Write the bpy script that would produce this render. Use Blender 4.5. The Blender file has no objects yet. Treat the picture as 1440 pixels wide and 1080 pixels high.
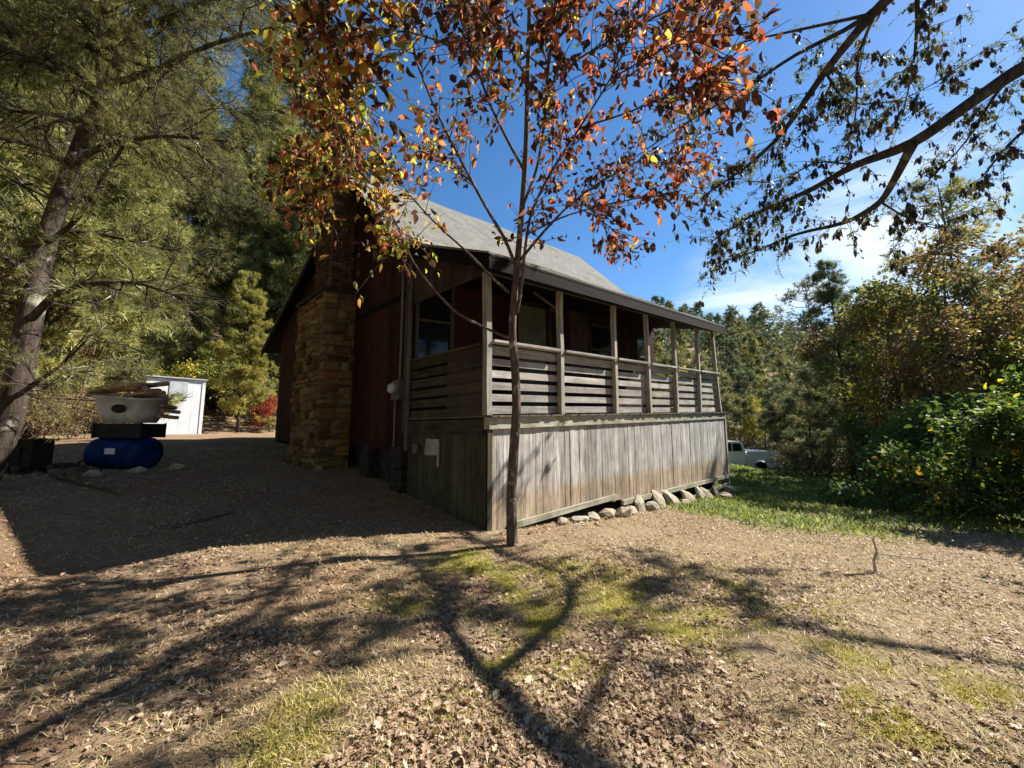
import bpy, bmesh, math, random
import numpy as np
from mathutils import Vector, Matrix, noise as mnoise

# ------------------------------------------------------------------ camera, sky, sun
sc = bpy.context.scene
COL = sc.collection
H = 1.27
PITCH = math.radians(6.7)
FPX = 543.0
cam = bpy.data.objects.new('camera', bpy.data.cameras.new('camera'))
COL.objects.link(cam)
cam.location = (0, 0, H)
cam.rotation_euler = (math.pi / 2 + PITCH, 0, 0)
cam.data.sensor_width = 36
cam.data.lens = FPX / 1440 * 36
cam.data.clip_start = 0.05
cam.data.clip_end = 2000
sc.camera = cam

SUN_AZ, SUN_EL = 68.5, 42.0       # degrees clockwise from +Y, above the horizon
world = bpy.data.worlds.new('World'); sc.world = world; world.use_nodes = True
wn, wl = world.node_tree.nodes, world.node_tree.links
wn.clear()
wo = wn.new('ShaderNodeOutputWorld'); bg = wn.new('ShaderNodeBackground')
sky = wn.new('ShaderNodeTexSky'); sky.sky_type = 'NISHITA'; sky.sun_disc = False
sky.sun_elevation = math.radians(SUN_EL); sky.sun_rotation = math.radians(SUN_AZ)
sky.altitude = 300; sky.air_density = 1.0; sky.dust_density = 0.15; sky.ozone_density = 3.0
bg.inputs['Strength'].default_value = 0.058
tc = wn.new('ShaderNodeTexCoord')
sep = wn.new('ShaderNodeSeparateXYZ'); wl.new(tc.outputs['Generated'], sep.inputs[0])
mp = wn.new('ShaderNodeMapping'); mp.inputs['Scale'].default_value = (1.4, 2.2, 6.0); mp.inputs['Rotation'].default_value = (0.25, 0.2, 0.5)
mp.inputs['Location'].default_value = (0.35, 0.1, 0.3)
wl.new(tc.outputs['Generated'], mp.inputs[0])
nz = wn.new('ShaderNodeTexNoise'); nz.inputs['Scale'].default_value = 1.5; nz.inputs['Detail'].default_value = 8; nz.inputs['Distortion'].default_value = 0.6
wl.new(mp.outputs[0], nz.inputs[0])
cr = wn.new('ShaderNodeValToRGB'); cr.color_ramp.elements[0].position = 0.42; cr.color_ramp.elements[1].position = 0.72
wl.new(nz.outputs[0], cr.inputs[0])
def blob(px_, py_, r0, r1):      # a patch of cloud round one direction of the sky
    a_ = (px_ - 720) / FPX; b_ = (540 - py_) / FPX; c_, s_ = math.cos(PITCH), math.sin(PITCH)
    d_ = Vector((a_, c_ - b_ * s_, s_ + b_ * c_)).normalized()
    dp = wn.new('ShaderNodeVectorMath'); dp.operation = 'DOT_PRODUCT'; wl.new(tc.outputs['Generated'], dp.inputs[0]); dp.inputs[1].default_value = d_
    mr = wn.new('ShaderNodeMapRange'); mr.interpolation_type = 'SMOOTHSTEP'; mr.inputs['From Min'].default_value = math.cos(r1); mr.inputs['From Max'].default_value = math.cos(r0)
    wl.new(dp.outputs['Value'], mr.inputs['Value']); return mr.outputs[0]
acc = None
for q_ in ((1070, 440, .02, .22, 1.0), (1260, 300, .03, .17, .9), (1390, 370, .05, .22, .8)):
    ml_ = wn.new('ShaderNodeMath'); ml_.operation = 'MULTIPLY'; wl.new(blob(*q_[:4]), ml_.inputs[0]); ml_.inputs[1].default_value = q_[4]
    if acc is None: acc = ml_.outputs[0]
    else:
        mx_ = wn.new('ShaderNodeMath'); mx_.operation = 'MAXIMUM'; wl.new(acc, mx_.inputs[0]); wl.new(ml_.outputs[0], mx_.inputs[1]); acc = mx_.outputs[0]
m3 = wn.new('ShaderNodeMath'); m3.operation = 'MULTIPLY'; wl.new(cr.outputs[0], m3.inputs[0]); wl.new(acc, m3.inputs[1]); m3.use_clamp = True
mixc = wn.new('ShaderNodeMixRGB'); mixc.inputs[2].default_value = (8.2, 8.9, 9.7, 1)
wl.new(m3.outputs[0], mixc.inputs[0])
hsv = wn.new('ShaderNodeHueSaturation'); hsv.inputs['Saturation'].default_value = 1.22; hsv.inputs['Value'].default_value = 1.25
wl.new(sky.outputs[0], hsv.inputs['Color']); wl.new(hsv.outputs[0], mixc.inputs[1])
wl.new(mixc.outputs[0], bg.inputs[0]); wl.new(bg.outputs[0], wo.inputs[0])

sun = bpy.data.objects.new('sun', bpy.data.lights.new('sun', 'SUN')); COL.objects.link(sun)
sun.data.energy = 5.0; sun.data.angle = math.radians(0.53); sun.data.color = (1.0, 0.94, 0.84)
sa, se = math.radians(SUN_AZ), math.radians(SUN_EL)
SV = Vector((math.sin(sa) * math.cos(se), math.cos(sa) * math.cos(se), math.sin(se)))
sun.rotation_euler = SV.to_track_quat('Z', 'Y').to_euler()

sc.view_settings.view_transform = 'Standard'; sc.view_settings.look = 'None'
sc.view_settings.exposure = 1.3; sc.view_settings.gamma = 1.0; sc.view_settings.use_curve_mapping = False
sc.render.engine = 'CYCLES'
sc.cycles.max_bounces = 6; sc.cycles.diffuse_bounces = 3; sc.cycles.glossy_bounces = 2
sc.cycles.transmission_bounces = 3; sc.cycles.transparent_max_bounces = 4
sc.cycles.use_denoising = True; sc.cycles.caustics_reflective = False; sc.cycles.caustics_refractive = False
sc.cycles.sample_clamp_indirect = 4
sc.render.film_transparent = False

# ------------------------------------------------------------------ helpers
rng = np.random.default_rng(7)
random.seed(7)
CT, ST = math.cos(PITCH), math.sin(PITCH)

def ray(px, py):
    a = (px - 720) / FPX; b = (540 - py) / FPX
    return np.array([a, CT - b * ST, ST + b * CT])

def P(px, py, d):
    "world point seen at photograph pixel (px, py) at ground distance d ahead"
    r = ray(px, py)
    return np.array([0, 0, H]) + r * (d / r[1])

def tag(o, label=None, cat=None, group=None, kind=None):
    if label: o['label'] = label
    if cat: o['category'] = cat
    if group: o['group'] = group
    if kind: o['kind'] = kind
    return o

def empty(name, loc=(0, 0, 0), rz=0.0):
    o = bpy.data.objects.new(name, None); COL.objects.link(o)
    o.location = loc; o.rotation_euler = (0, 0, rz); o.empty_display_size = 0.2
    return o

def link_mesh(name, me, m, parent=None):
    o = bpy.data.objects.new(name, me); COL.objects.link(o)
    if m: me.materials.append(m)
    if parent: o.parent = parent
    return o

class MB:
    "collects faces and builds ONE mesh object"
    def __init__(s): s.v = []; s.f = []; s.t = []
    def add(s, vs, fs, tint=None):
        n = len(s.v); t = random.random() if tint is None else tint
        s.v += [tuple(p) for p in vs]
        for f in fs: s.f.append([i + n for i in f]); s.t.append(t)
        return s
    def box(s, x0, x1, y0, y1, z0, z1, tint=None, M=None, j=0.0):
        vs = [(x, y, z) for z in (z0, z1) for y in (y0, y1) for x in (x0, x1)]
        if j: vs = [(a + random.uniform(-j, j), b + random.uniform(-j, j), c + random.uniform(-j, j)) for a, b, c in vs]
        if M: vs = [M @ Vector(p) for p in vs]
        return s.add(vs, [(0, 2, 3, 1), (4, 5, 7, 6), (0, 1, 5, 4), (2, 6, 7, 3), (0, 4, 6, 2), (1, 3, 7, 5)], tint)
    def prism(s, poly, a0, a1, axis='x', tint=None):
        "poly of 2-D points extruded along an axis"
        n = len(poly)
        mk = {'x': lambda a, p: (a, p[0], p[1]), 'y': lambda a, p: (p[0], a, p[1]), 'z': lambda a, p: (p[0], p[1], a)}[axis]
        vs = [mk(a0, p) for p in poly] + [mk(a1, p) for p in poly]
        return s.add(vs, [tuple(range(n))[::-1], tuple(range(n, 2 * n))] + [(i, (i + 1) % n, n + (i + 1) % n, n + i) for i in range(n)], tint)
    def tube(s, pts, rad, n=6, tint=None, cap=True):
        pts = np.asarray(pts, float); k = len(pts)
        rad = np.broadcast_to(np.asarray(rad, float), (k,))
        d = np.gradient(pts, axis=0); d /= np.linalg.norm(d, axis=1)[:, None] + 1e-9
        ref = np.array([0.31, 0.17, 0.93]) if abs(d[0][2]) < 0.9 else np.array([1.0, 0.1, 0])
        a = np.cross(d, ref); a /= np.linalg.norm(a, axis=1)[:, None] + 1e-9
        b = np.cross(d, a)
        th = np.arange(n) * 2 * math.pi / n
        ring = pts[:, None, :] + rad[:, None, None] * (np.cos(th)[None, :, None] * a[:, None, :] + np.sin(th)[None, :, None] * b[:, None, :])
        fs = [(i * n + q, i * n + (q + 1) % n, (i + 1) * n + (q + 1) % n, (i + 1) * n + q) for i in range(k - 1) for q in range(n)]
        if cap: fs += [tuple(range(n))[::-1], tuple((k - 1) * n + q for q in range(n))]
        return s.add(ring.reshape(-1, 3), fs, tint)
    def lathe(s, prof, c=(0, 0, 0), n=20, M=None, tint=None):
        vs = []; fs = []
        for r, z in prof:
            for q in range(n):
                t = 2 * math.pi * q / n; p = Vector((c[0] + r * math.cos(t), c[1] + r * math.sin(t), c[2] + z))
                vs.append(M @ p if M else p)
        k = len(prof)
        fs = [(i * n + q, i * n + (q + 1) % n, (i + 1) * n + (q + 1) % n, (i + 1) * n + q) for i in range(k - 1) for q in range(n)]
        fs += [tuple(range(n))[::-1], tuple((k - 1) * n + q for q in range(n))]
        return s.add(vs, fs, tint)
    def mesh(s, name, warp=None, smooth=False):
        me = bpy.data.meshes.new(name)
        v = [warp(*p) for p in s.v] if warp else s.v
        me.from_pydata(v, [], s.f); me.update()
        a = me.attributes.new('tint', 'FLOAT', 'FACE'); a.data.foreach_set('value', np.array(s.t, dtype=np.float32))
        if smooth: me.polygons.foreach_set('use_smooth', [True] * len(me.polygons))
        return me
    def build(s, name, m, parent=None, warp=None, smooth=False):
        return link_mesh(name, s.mesh(name, warp, smooth), m, parent)

def tri_mesh(name, verts, tris, tint, smooth=False):
    me = bpy.data.meshes.new(name)
    nv, nf = len(verts), len(tris)
    me.vertices.add(nv); me.vertices.foreach_set('co', np.ascontiguousarray(verts, dtype=np.float32).ravel())
    me.loops.add(nf * 3); me.loops.foreach_set('vertex_index', np.ascontiguousarray(tris, dtype=np.int32).ravel())
    me.polygons.add(nf); me.polygons.foreach_set('loop_start', np.arange(0, nf * 3, 3, dtype=np.int32))
    me.update(calc_edges=True)
    a = me.attributes.new('tint', 'FLOAT', 'FACE'); a.data.foreach_set('value', np.ascontiguousarray(tint, dtype=np.float32))
    if smooth: me.polygons.foreach_set('use_smooth', np.ones(nf, dtype=bool))
    me.validate()
    return me

def nrm(a): return a / (np.linalg.norm(a, axis=-1, keepdims=True) + 1e-9)

def scatter(name, tv, tf, pos, xd, up, scale, tint):
    "instances a small triangle template at pos; its x axis along xd, z near up"
    tv = np.asarray(tv, float); tf = np.asarray(tf, int)
    x = nrm(xd); y = nrm(np.cross(up, x)); z = np.cross(x, y)
    s = np.asarray(scale)
    if s.ndim == 1: s = s[:, None].repeat(3, 1)
    loc = tv[None] * s[:, None, :]
    w = pos[:, None, :] + loc[..., 0:1] * x[:, None] + loc[..., 1:2] * y[:, None] + loc[..., 2:3] * z[:, None]
    N, k = len(pos), len(tv)
    tris = (tf[None] + (np.arange(N) * k)[:, None, None]).reshape(-1, 3)
    return tri_mesh(name, w.reshape(-1, 3), tris, np.repeat(tint, len(tf)))

LEAF_V = [(0, 0, 0), (0.28, 0.26, 0.07), (0.62, 0.24, 0.05), (1, 0, -0.10), (0.62, -0.24, 0.05), (0.28, -0.26, 0.07), (0.45, 0, -0.01)]
LEAF_F = [(0, 6, 1), (1, 6, 2), (2, 6, 3), (3, 6, 4), (4, 6, 5), (5, 6, 0)]
RHO_V = [(0, 0, 0), (0.5, 0.3, 0.08), (1, 0, 0), (0.5, -0.3, 0.08)]
RHO_F = [(0, 2, 1), (0, 3, 2)]
OAK_V = [(0, 0, 0), (0.2, 0.14, 0.05), (0.3, 0.30, 0.14), (0.45, 0.13, 0.03), (0.62, 0.30, 0.16), (0.74, 0.12, 0.04), (1, 0, 0.16),
         (0.74, -0.12, 0.05), (0.62, -0.28, 0.18), (0.45, -0.12, 0.02), (0.3, -0.28, 0.10), (0.2, -0.12, 0.04)]
OAK_F = [(0, 11, 1), (1, 3, 2), (11, 10, 9), (1, 11, 9), (1, 9, 3), (3, 5, 4), (9, 8, 7), (3, 9, 7), (3, 7, 5), (5, 7, 6)]

def tuft(n, spread, w, seed=1):
    "n needles from the origin, fanning along +x"
    r = np.random.default_rng(seed); V = []; F = []
    for i in range(n):
        a = r.uniform(0, 2 * math.pi); e = spread * math.sqrt(r.uniform(0.05, 1)); L = r.uniform(0.75, 1)
        d = np.array([math.cos(e), math.sin(e) * math.cos(a), math.sin(e) * math.sin(a)])
        o = nrm(np.cross(d, np.array([r.normal(), r.normal(), r.normal()]))) * w
        b = d * 0.05; k = len(V)
        V += [b - o * 0.5, b + o * 0.5, d * L]; F.append((k, k + 1, k + 2))
    return V, F

# ---- value noise for terrain
def vnoise(x, y, s, seed=0):
    x = np.asarray(x, float) / s + 1000.3; y = np.asarray(y, float) / s + 1000.7
    xi, yi = np.floor(x), np.floor(y); fx, fy = x - xi, y - yi
    fx = fx * fx * (3 - 2 * fx); fy = fy * fy * (3 - 2 * fy)
    def h(a, b):
        q = np.sin(a * 127.1 + b * 311.7 + seed * 74.7) * 43758.5453
        return q - np.floor(q)
    return (h(xi, yi) * (1 - fx) + h(xi + 1, yi) * fx) * (1 - fy) + (h(xi, yi + 1) * (1 - fx) + h(xi + 1, yi + 1) * fx) * fy - 0.5

def g(x, y):
    "height of the ground"
    x = np.asarray(x, float); y = np.asarray(y, float)
    a = (-x + y) / math.sqrt(2); t = (x + y) / math.sqrt(2)
    L = np.interp(a, [3.6, 5.3, 8.2, 9.9, 13.7, 20, 24, 30, 60, 140, 400], [0, .13, .5, .6, .9, 1.02, 1.1, 2.6, 16, 48, 60])
    L = L * np.clip((y + 6) / 8 + np.clip(-x - 3, 0, 3) * .2, 0, 1)
    R = -np.interp(t, [3.4, 7, 13, 21, 27, 34, 45], [0, .30, .64, 1.02, 1.25, 1.6, 2.2])
    wr = np.clip(1.25 - np.clip(a - 5, 0, 40) / 10, 0, 1)
    hill = np.interp(t, [42, 60, 100, 170, 400], [0, 2, 13, 24, 34])
    z = L + R * wr + hill * np.clip((y + 5) / 15, 0, 1)
    z = z + vnoise(x, y, 1.3, 1) * .06 + vnoise(x, y, .45, 2) * .026 + vnoise(x, y, .17, 3) * .010 + vnoise(x, y, 6, 5) * .10 * np.clip((np.hypot(x, y) - 8) / 10, 0, 1)
    return z

# ------------------------------------------------------------------ materials
def newmat(name):
    m = bpy.data.materials.new(name); m.use_nodes = True
    nt = m.node_tree; nt.nodes.clear()
    out = nt.nodes.new('ShaderNodeOutputMaterial'); b = nt.nodes.new('ShaderNodeBsdfPrincipled')
    nt.links.new(b.outputs[0], out.inputs[0])
    b.inputs['Roughness'].default_value = 0.85
    try: b.inputs['Specular IOR Level'].default_value = 0.08
    except Exception: pass
    return m, nt, b, out

def ramp(nt, src, stops):
    r = nt.nodes.new('ShaderNodeValToRGB'); e = r.color_ramp.elements
    while len(e) < len(stops): e.new(0.5)
    for i, (p, c) in enumerate(stops):
        e[i].position = p; e[i].color = (*c, 1)
    nt.links.new(src, r.inputs[0]); return r.outputs[0]

def noise(nt, scale, detail=5, vec=None, stretch=None, dist=0.0, rough=0.55):
    n = nt.nodes.new('ShaderNodeTexNoise'); n.inputs['Scale'].default_value = scale; n.inputs['Detail'].default_value = detail
    n.inputs['Distortion'].default_value = dist; n.inputs['Roughness'].default_value = rough
    if vec is None:
        t = nt.nodes.new('ShaderNodeTexCoord'); vec = t.outputs['Object']
    if stretch:
        mpn = nt.nodes.new('ShaderNodeMapping'); mpn.inputs['Scale'].default_value = stretch
        nt.links.new(vec, mpn.inputs[0]); vec = mpn.outputs[0]
    nt.links.new(vec, n.inputs['Vector']); return n.outputs[0]

def mix(nt, fac, a, b, mode='MIX'):
    x = nt.nodes.new('ShaderNodeMixRGB'); x.blend_type = mode
    for i, s in ((0, fac), (1, a), (2, b)):
        if isinstance(s, (int, float)): x.inputs[i].default_value = s if i == 0 else (s, s, s, 1)
        elif isinstance(s, tuple): x.inputs[i].default_value = (*s, 1)
        else: nt.links.new(s, x.inputs[i])
    return x.outputs[0]

def bump(nt, b, h, strength=0.4, dist=0.02):
    n = nt.nodes.new('ShaderNodeBump'); n.inputs['Strength'].default_value = strength; n.inputs['Distance'].default_value = dist
    nt.links.new(h, n.inputs['Height']); nt.links.new(n.outputs[0], b.inputs['Normal'])

def tintattr(nt):
    a = nt.nodes.new('ShaderNodeAttribute'); a.attribute_name = 'tint'; return a.outputs['Fac']

def wood(name, c1, c2, stretch, board=0.35, rough=0.85, stain=None, peel=None):
    m, nt, b, out = newmat(name)
    grain = noise(nt, 18, 6, stretch=stretch, rough=0.65)
    col = ramp(nt, grain, [(0.3, c1), (0.7, c2)])
    ti = tintattr(nt)
    col = mix(nt, 1.0, col, ramp(nt, ti, [(0, (1 - board,) * 3), (1, (1 + 0.0,) * 3)]), 'MULTIPLY')
    blot = noise(nt, 2.2, 6, rough=0.7)
    col = mix(nt, 1.0, col, ramp(nt, blot, [(0.3, (0.62, 0.62, 0.62)), (0.6, (1, 1, 1))]), 'MULTIPLY')
    if stain:   # (colour, ramp lo, hi) blotches of dirt or algae
        sc_, lo, hi = stain
        col = mix(nt, ramp(nt, noise(nt, 3.1, 5, rough=0.7), [(lo, (0, 0, 0)), (hi, (1, 1, 1))]), col, sc_)
    if peel:
        sc_, lo, hi = peel
        col = mix(nt, ramp(nt, noise(nt, 26, 6, stretch=stretch, rough=0.8), [(lo, (0, 0, 0)), (hi, (1, 1, 1))]), col, sc_)
    nt.links.new(col, b.inputs['Base Color']); b.inputs['Roughness'].default_value = rough
    bump(nt, b, grain, 0.5, 0.006)
    return m

V_ST = (1.6, 1.6, 0.09)      # vertical grain
H_ST = (0.09, 0.5, 1.6)      # horizontal grain
M = {}
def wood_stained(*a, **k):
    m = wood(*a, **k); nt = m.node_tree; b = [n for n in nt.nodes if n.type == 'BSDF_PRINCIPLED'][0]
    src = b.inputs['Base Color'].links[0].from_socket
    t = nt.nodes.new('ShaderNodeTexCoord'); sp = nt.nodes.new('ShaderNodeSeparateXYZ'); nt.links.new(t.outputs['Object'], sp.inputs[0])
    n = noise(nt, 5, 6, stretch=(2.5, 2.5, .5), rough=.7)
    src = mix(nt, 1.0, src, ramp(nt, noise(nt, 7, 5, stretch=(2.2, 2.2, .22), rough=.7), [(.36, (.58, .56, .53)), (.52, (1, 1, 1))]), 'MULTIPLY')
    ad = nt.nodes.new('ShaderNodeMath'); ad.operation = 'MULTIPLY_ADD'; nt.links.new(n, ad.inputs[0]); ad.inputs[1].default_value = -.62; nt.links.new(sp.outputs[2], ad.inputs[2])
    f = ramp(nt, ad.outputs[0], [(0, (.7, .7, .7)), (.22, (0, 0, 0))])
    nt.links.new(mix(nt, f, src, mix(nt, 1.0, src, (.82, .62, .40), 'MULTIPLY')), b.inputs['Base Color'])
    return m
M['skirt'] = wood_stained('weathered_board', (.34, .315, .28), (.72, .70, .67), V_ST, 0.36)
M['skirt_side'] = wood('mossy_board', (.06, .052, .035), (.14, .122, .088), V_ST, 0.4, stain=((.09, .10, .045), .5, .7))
M['beam'] = wood('sill_wood', (.30, .28, .21), (.58, .55, .46), H_ST, 0.25, stain=((.18, .19, .09), .5, .68))
M['rail'] = wood('rail_wood', (.30, .28, .25), (.58, .55, .50), H_ST, 0.3)
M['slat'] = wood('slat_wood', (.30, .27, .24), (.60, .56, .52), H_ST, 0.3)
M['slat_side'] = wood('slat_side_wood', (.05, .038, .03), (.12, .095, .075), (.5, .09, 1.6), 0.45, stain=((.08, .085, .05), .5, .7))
M['post'] = wood('post_wood', (.28, .25, .22), (.55, .52, .46), V_ST, 0.25)
M['red'] = wood('red_board', (.04, .017, .012), (.085, .034, .025), V_ST, 0.5, peel=((.17, .125, .10), .60, .72))
M['tan_board'] = wood('plain_board', (.07, .045, .035), (.12, .08, .06), V_ST, 0.3)
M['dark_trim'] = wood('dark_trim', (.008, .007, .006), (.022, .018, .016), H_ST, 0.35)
M['gable_board'] = wood('gable_board', (.05, .038, .03), (.11, .085, .065), V_ST, 0.4)
M['floor_board'] = wood('floor_board', (.12, .10, .08), (.22, .19, .15), (.5, .09, 1), 0.3)
M['door'] = wood('door_paint', (.13, .135, .10), (.19, .195, .15), V_ST, 0.1)
M['grey_trim'] = wood('grey_trim', (.07, .066, .06), (.15, .14, .125), V_ST, 0.2)
M['firewood'] = wood('firewood', (.38, .21, .10), (.80, .58, .38), (.2, 1.5, 1.5), 0.5)
M['plank'] = wood('old_plank', (.22, .18, .14), (.42, .37, .30), (.1, 1.5, 1.5), 0.4)

def simple(name, col, rough=0.5, metal=0.0, var=0.15, scale=6, b_s=0.0):
    m, nt, b, out = newmat(name)
    n = noise(nt, scale, 5)
    c = ramp(nt, n, [(0.3, tuple(x * (1 - var * 1.6) for x in col)), (0.7, tuple(min(1, x * (1 + var)) for x in col))])
    nt.links.new(c, b.inputs['Base Color']); b.inputs['Roughness'].default_value = rough; b.inputs['Metallic'].default_value = metal
    if b_s: bump(nt, b, n, b_s, 0.02)
    return m
M['glass'] = simple('dark_glass', (.012, .014, .02), 0.08, 0, 0.1)
M['glass'].node_tree.nodes['Principled BSDF'].inputs['Specular IOR Level'].default_value = .5
M['void'] = simple('dark_stone', (.05, .042, .035), 0.95, 0, 0.3, 9, .6)
M['meter'] = simple('grey_metal', (.15, .15, .145), 0.5, 0.3)
M['meter_glass'] = simple('meter_glass', (.55, .55, .52), 0.2, 0)
M['white_sheet'] = simple('pale_sheet', (.36, .33, .27), 0.6, 0, .2, 4)
M['galv'] = simple('pale_sheet_metal', (.66, .70, .74), 0.45, 0.15, .10, 3)
M['galv2'] = simple('dull_sheet_metal', (.42, .47, .50), 0.5, 0.15, .12, 4)
M['blue'] = simple('blue_plastic', (.006, .03, .13), 0.55, 0, .5, 5)
M['black'] = simple('black_metal', (.02, .02, .02), 0.55, 0, .3, 8, .3)
M['white_pl'] = simple('white_plastic', (.55, .56, .55), 0.4, 0, .2, 5)
M['paper'] = simple('white_label', (.7, .72, .75), 0.6)
M['truck'] = simple('white_car_paint', (.78, .81, .86), 0.3, 0, .03)
M['truck'].node_tree.nodes['Principled BSDF'].inputs['Specular IOR Level'].default_value = .5
M['tyre'] = simple('tyre_rubber', (.02, .02, .02), 0.9)
M['rim'] = simple('rim_metal', (.4, .4, .42), 0.35, .7)
M['red_lens'] = simple('red_lens', (.4, .02, .02), 0.2)
M['mortar'] = simple('mortar', (.20, .145, .08), 0.95, 0, .35, 12, .6)

def stone_mat(name, stops, moss=False):
    m, nt, b, out = newmat(name)
    n = noise(nt, 9, 8, rough=0.7); ti = tintattr(nt)
    c = ramp(nt, ti, stops)
    c = mix(nt, 1.0, c, ramp(nt, n, [(0.3, (.6, .6, .6)), (0.65, (1, 1, 1))]), 'MULTIPLY')
    if moss: c = mix(nt, ramp(nt, noise(nt, 6, 5), [(.56, (0, 0, 0)), (.68, (1, 1, 1))]), c, (.16, .18, .05))
    nt.links.new(c, b.inputs['Base Color']); b.inputs['Roughness'].default_value = .95; bump(nt, b, n, .8, .03)
    return m
M['chimney_stone'] = stone_mat('chimney_stone', [(0, (.06, .04, .02)), (.25, (.18, .12, .055)), (.6, (.34, .24, .11)), (.8, (.26, .15, .06)), (1, (.14, .07, .04))])
M['brick'] = stone_mat('brick', [(0, (.09, .055, .04)), (.6, (.14, .085, .055)), (1, (.10, .07, .05))])
M['rock'] = stone_mat('field_rock', [(0, (.36, .30, .22)), (.5, (.52, .47, .39)), (1, (.42, .34, .26))], moss=True)

def shingle_mat():
    m, nt, b, out = newmat('grey_shingles')
    t = nt.nodes.new('ShaderNodeTexCoord')
    br = nt.nodes.new('ShaderNodeTexBrick'); br.inputs['Scale'].default_value = 1.0
    br.inputs['Brick Width'].default_value = .34; br.inputs['Row Height'].default_value = .14; br.inputs['Mortar Size'].default_value = .012
    br.inputs['Color1'].default_value = (.15, .145, .135, 1); br.inputs['Color2'].default_value = (.235, .225, .205, 1); br.inputs['Mortar'].default_value = (.10, .10, .09, 1)
    nt.links.new(t.outputs['Object'], br.inputs['Vector'])
    n = noise(nt, 1.6, 7, rough=.7); n2 = noise(nt, 40, 4)
    c = mix(nt, 1.0, br.outputs[0], ramp(nt, n, [(.3, (.55, .57, .52)), (.42, (.8, .8, .76)), (.65, (1.05, 1.03, .98))]), 'MULTIPLY')  # dark mottling: moss, with leaf shadows painted into the shingle colour
    c = mix(nt, .4, c, ramp(nt, n2, [(.3, (.13, .13, .12)), (.7, (.29, .28, .26))]))
    nt.links.new(c, b.inputs['Base Color']); b.inputs['Roughness'].default_value = .95
    bump(nt, b, br.outputs[1], -1, .02)
    return m
M['shingle'] = shingle_mat()

def bark(name, c1, c2, c3, scale=9, lich=.58):
    m, nt, b, out = newmat(name)
    n = noise(nt, scale, 7, stretch=(1.5, 1.5, .35), rough=.7); n2 = noise(nt, scale * .5, 4)
    c = ramp(nt, n, [(.35, c1), (.65, c2)])
    c = mix(nt, ramp(nt, n2, [(lich, (0, 0, 0)), (lich + .08, (1, 1, 1))]), c, c3)
    nt.links.new(c, b.inputs['Base Color']); b.inputs['Roughness'].default_value = .95; bump(nt, b, n, 1.0, .03)
    return m
M['bark_pine'] = bark('pine_bark', (.03, .023, .018), (.10, .08, .065), (.34, .31, .26), 7, .60)
M['bark_smooth'] = bark('smooth_bark', (.07, .05, .038), (.17, .135, .11), (.38, .35, .30), 14, .57)
M['bark_dark'] = bark('dark_bark', (.035, .03, .026), (.10, .085, .07), (.16, .15, .13))

def leafmat(name, stops, trans=.4, rough=.6, spec=.3):
    m, nt, b, out = newmat(name)
    ti = tintattr(nt)
    c = ramp(nt, ti, stops)
    nt.links.new(c, b.inputs['Base Color']); b.inputs['Roughness'].default_value = rough
    b.inputs['Specular IOR Level'].default_value = spec
    tr = nt.nodes.new('ShaderNodeBsdfTranslucent'); nt.links.new(mix(nt, 1.0, c, (1.5, 1.4, 1.0), 'MULTIPLY'), tr.inputs[0])
    ms = nt.nodes.new('ShaderNodeMixShader'); ms.inputs[0].default_value = trans
    nt.links.new(b.outputs[0], ms.inputs[1]); nt.links.new(tr.outputs[0], ms.inputs[2]); nt.links.new(ms.outputs[0], out.inputs[0])
    return m
M['needle_grey'] = leafmat('pine_needles', [(0, (.10, .11, .045)), (.4, (.22, .23, .08)), (.75, (.36, .36, .13)), (1, (.50, .47, .20))], .3)
M['needle_blue'] = leafmat('blue_green_needles', [(0, (.07, .105, .06)), (.5, (.15, .19, .10)), (1, (.27, .30, .16))], .3)
M['needle_yellow'] = leafmat('yellow_green_needles', [(0, (.16, .16, .045)), (.5, (.30, .29, .08)), (1, (.46, .42, .13))], .35)
M['leaf_green'] = leafmat('green_leaves', [(0, (.04, .08, .018)), (.5, (.08, .15, .03)), (.85, (.15, .24, .045)), (1, (.36, .36, .06))], .4)
M['leaf_rust'] = leafmat('rusty_leaves', [(0, (.12, .085, .045)), (.35, (.22, .14, .07)), (.6, (.22, .21, .08)), (.85, (.34, .25, .10)), (1, (.48, .36, .12))], .4)
M['leaf_yellow'] = leafmat('yellow_leaves', [(0, (.09, .12, .03)), (.5, (.20, .23, .05)), (.75, (.48, .42, .07)), (1, (.70, .52, .07))], .45)
M['leaf_olive'] = leafmat('olive_leaves', [(0, (.09, .10, .05)), (.5, (.17, .18, .085)), (.85, (.28, .27, .13)), (1, (.40, .34, .16))], .35)
M['leaf_red'] = leafmat('red_leaves', [(0, (.16, .03, .02)), (.5, (.34, .07, .04)), (1, (.5, .18, .10))], .45)
M['leaf_maple'] = leafmat('maple_leaves', [(0, (.05, .022, .02)), (.22, (.085, .055, .032)), (.40, (.19, .06, .04)), (.58, (.40, .11, .06)), (.74, (.50, .20, .07)), (.86, (.52, .34, .08)), (.95, (.32, .34, .06)), (1, (.18, .24, .05))], .58)
M['leaf_maple_left'] = M['leaf_maple']
M['feather'] = leafmat('feathery_leaflets', [(0, (.05, .075, .035)), (.6, (.10, .13, .06)), (1, (.2, .2, .09))], .4)
M['pod'] = leafmat('dry_pods', [(0, (.03, .028, .03)), (.6, (.06, .05, .045)), (1, (.13, .09, .06))], .2)
M['dead_leaf'] = leafmat('dead_leaves', [(0, (.12, .07, .045)), (.35, (.24, .15, .095)), (.7, (.40, .28, .19)), (.96, (.58, .46, .34)), (1, (.62, .26, .05))], .15)
M['dry_grass'] = leafmat('dry_grass_blades', [(0, (.24, .185, .09)), (.5, (.44, .35, .18)), (.85, (.60, .50, .29)), (1, (.32, .31, .08))], .2)
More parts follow.
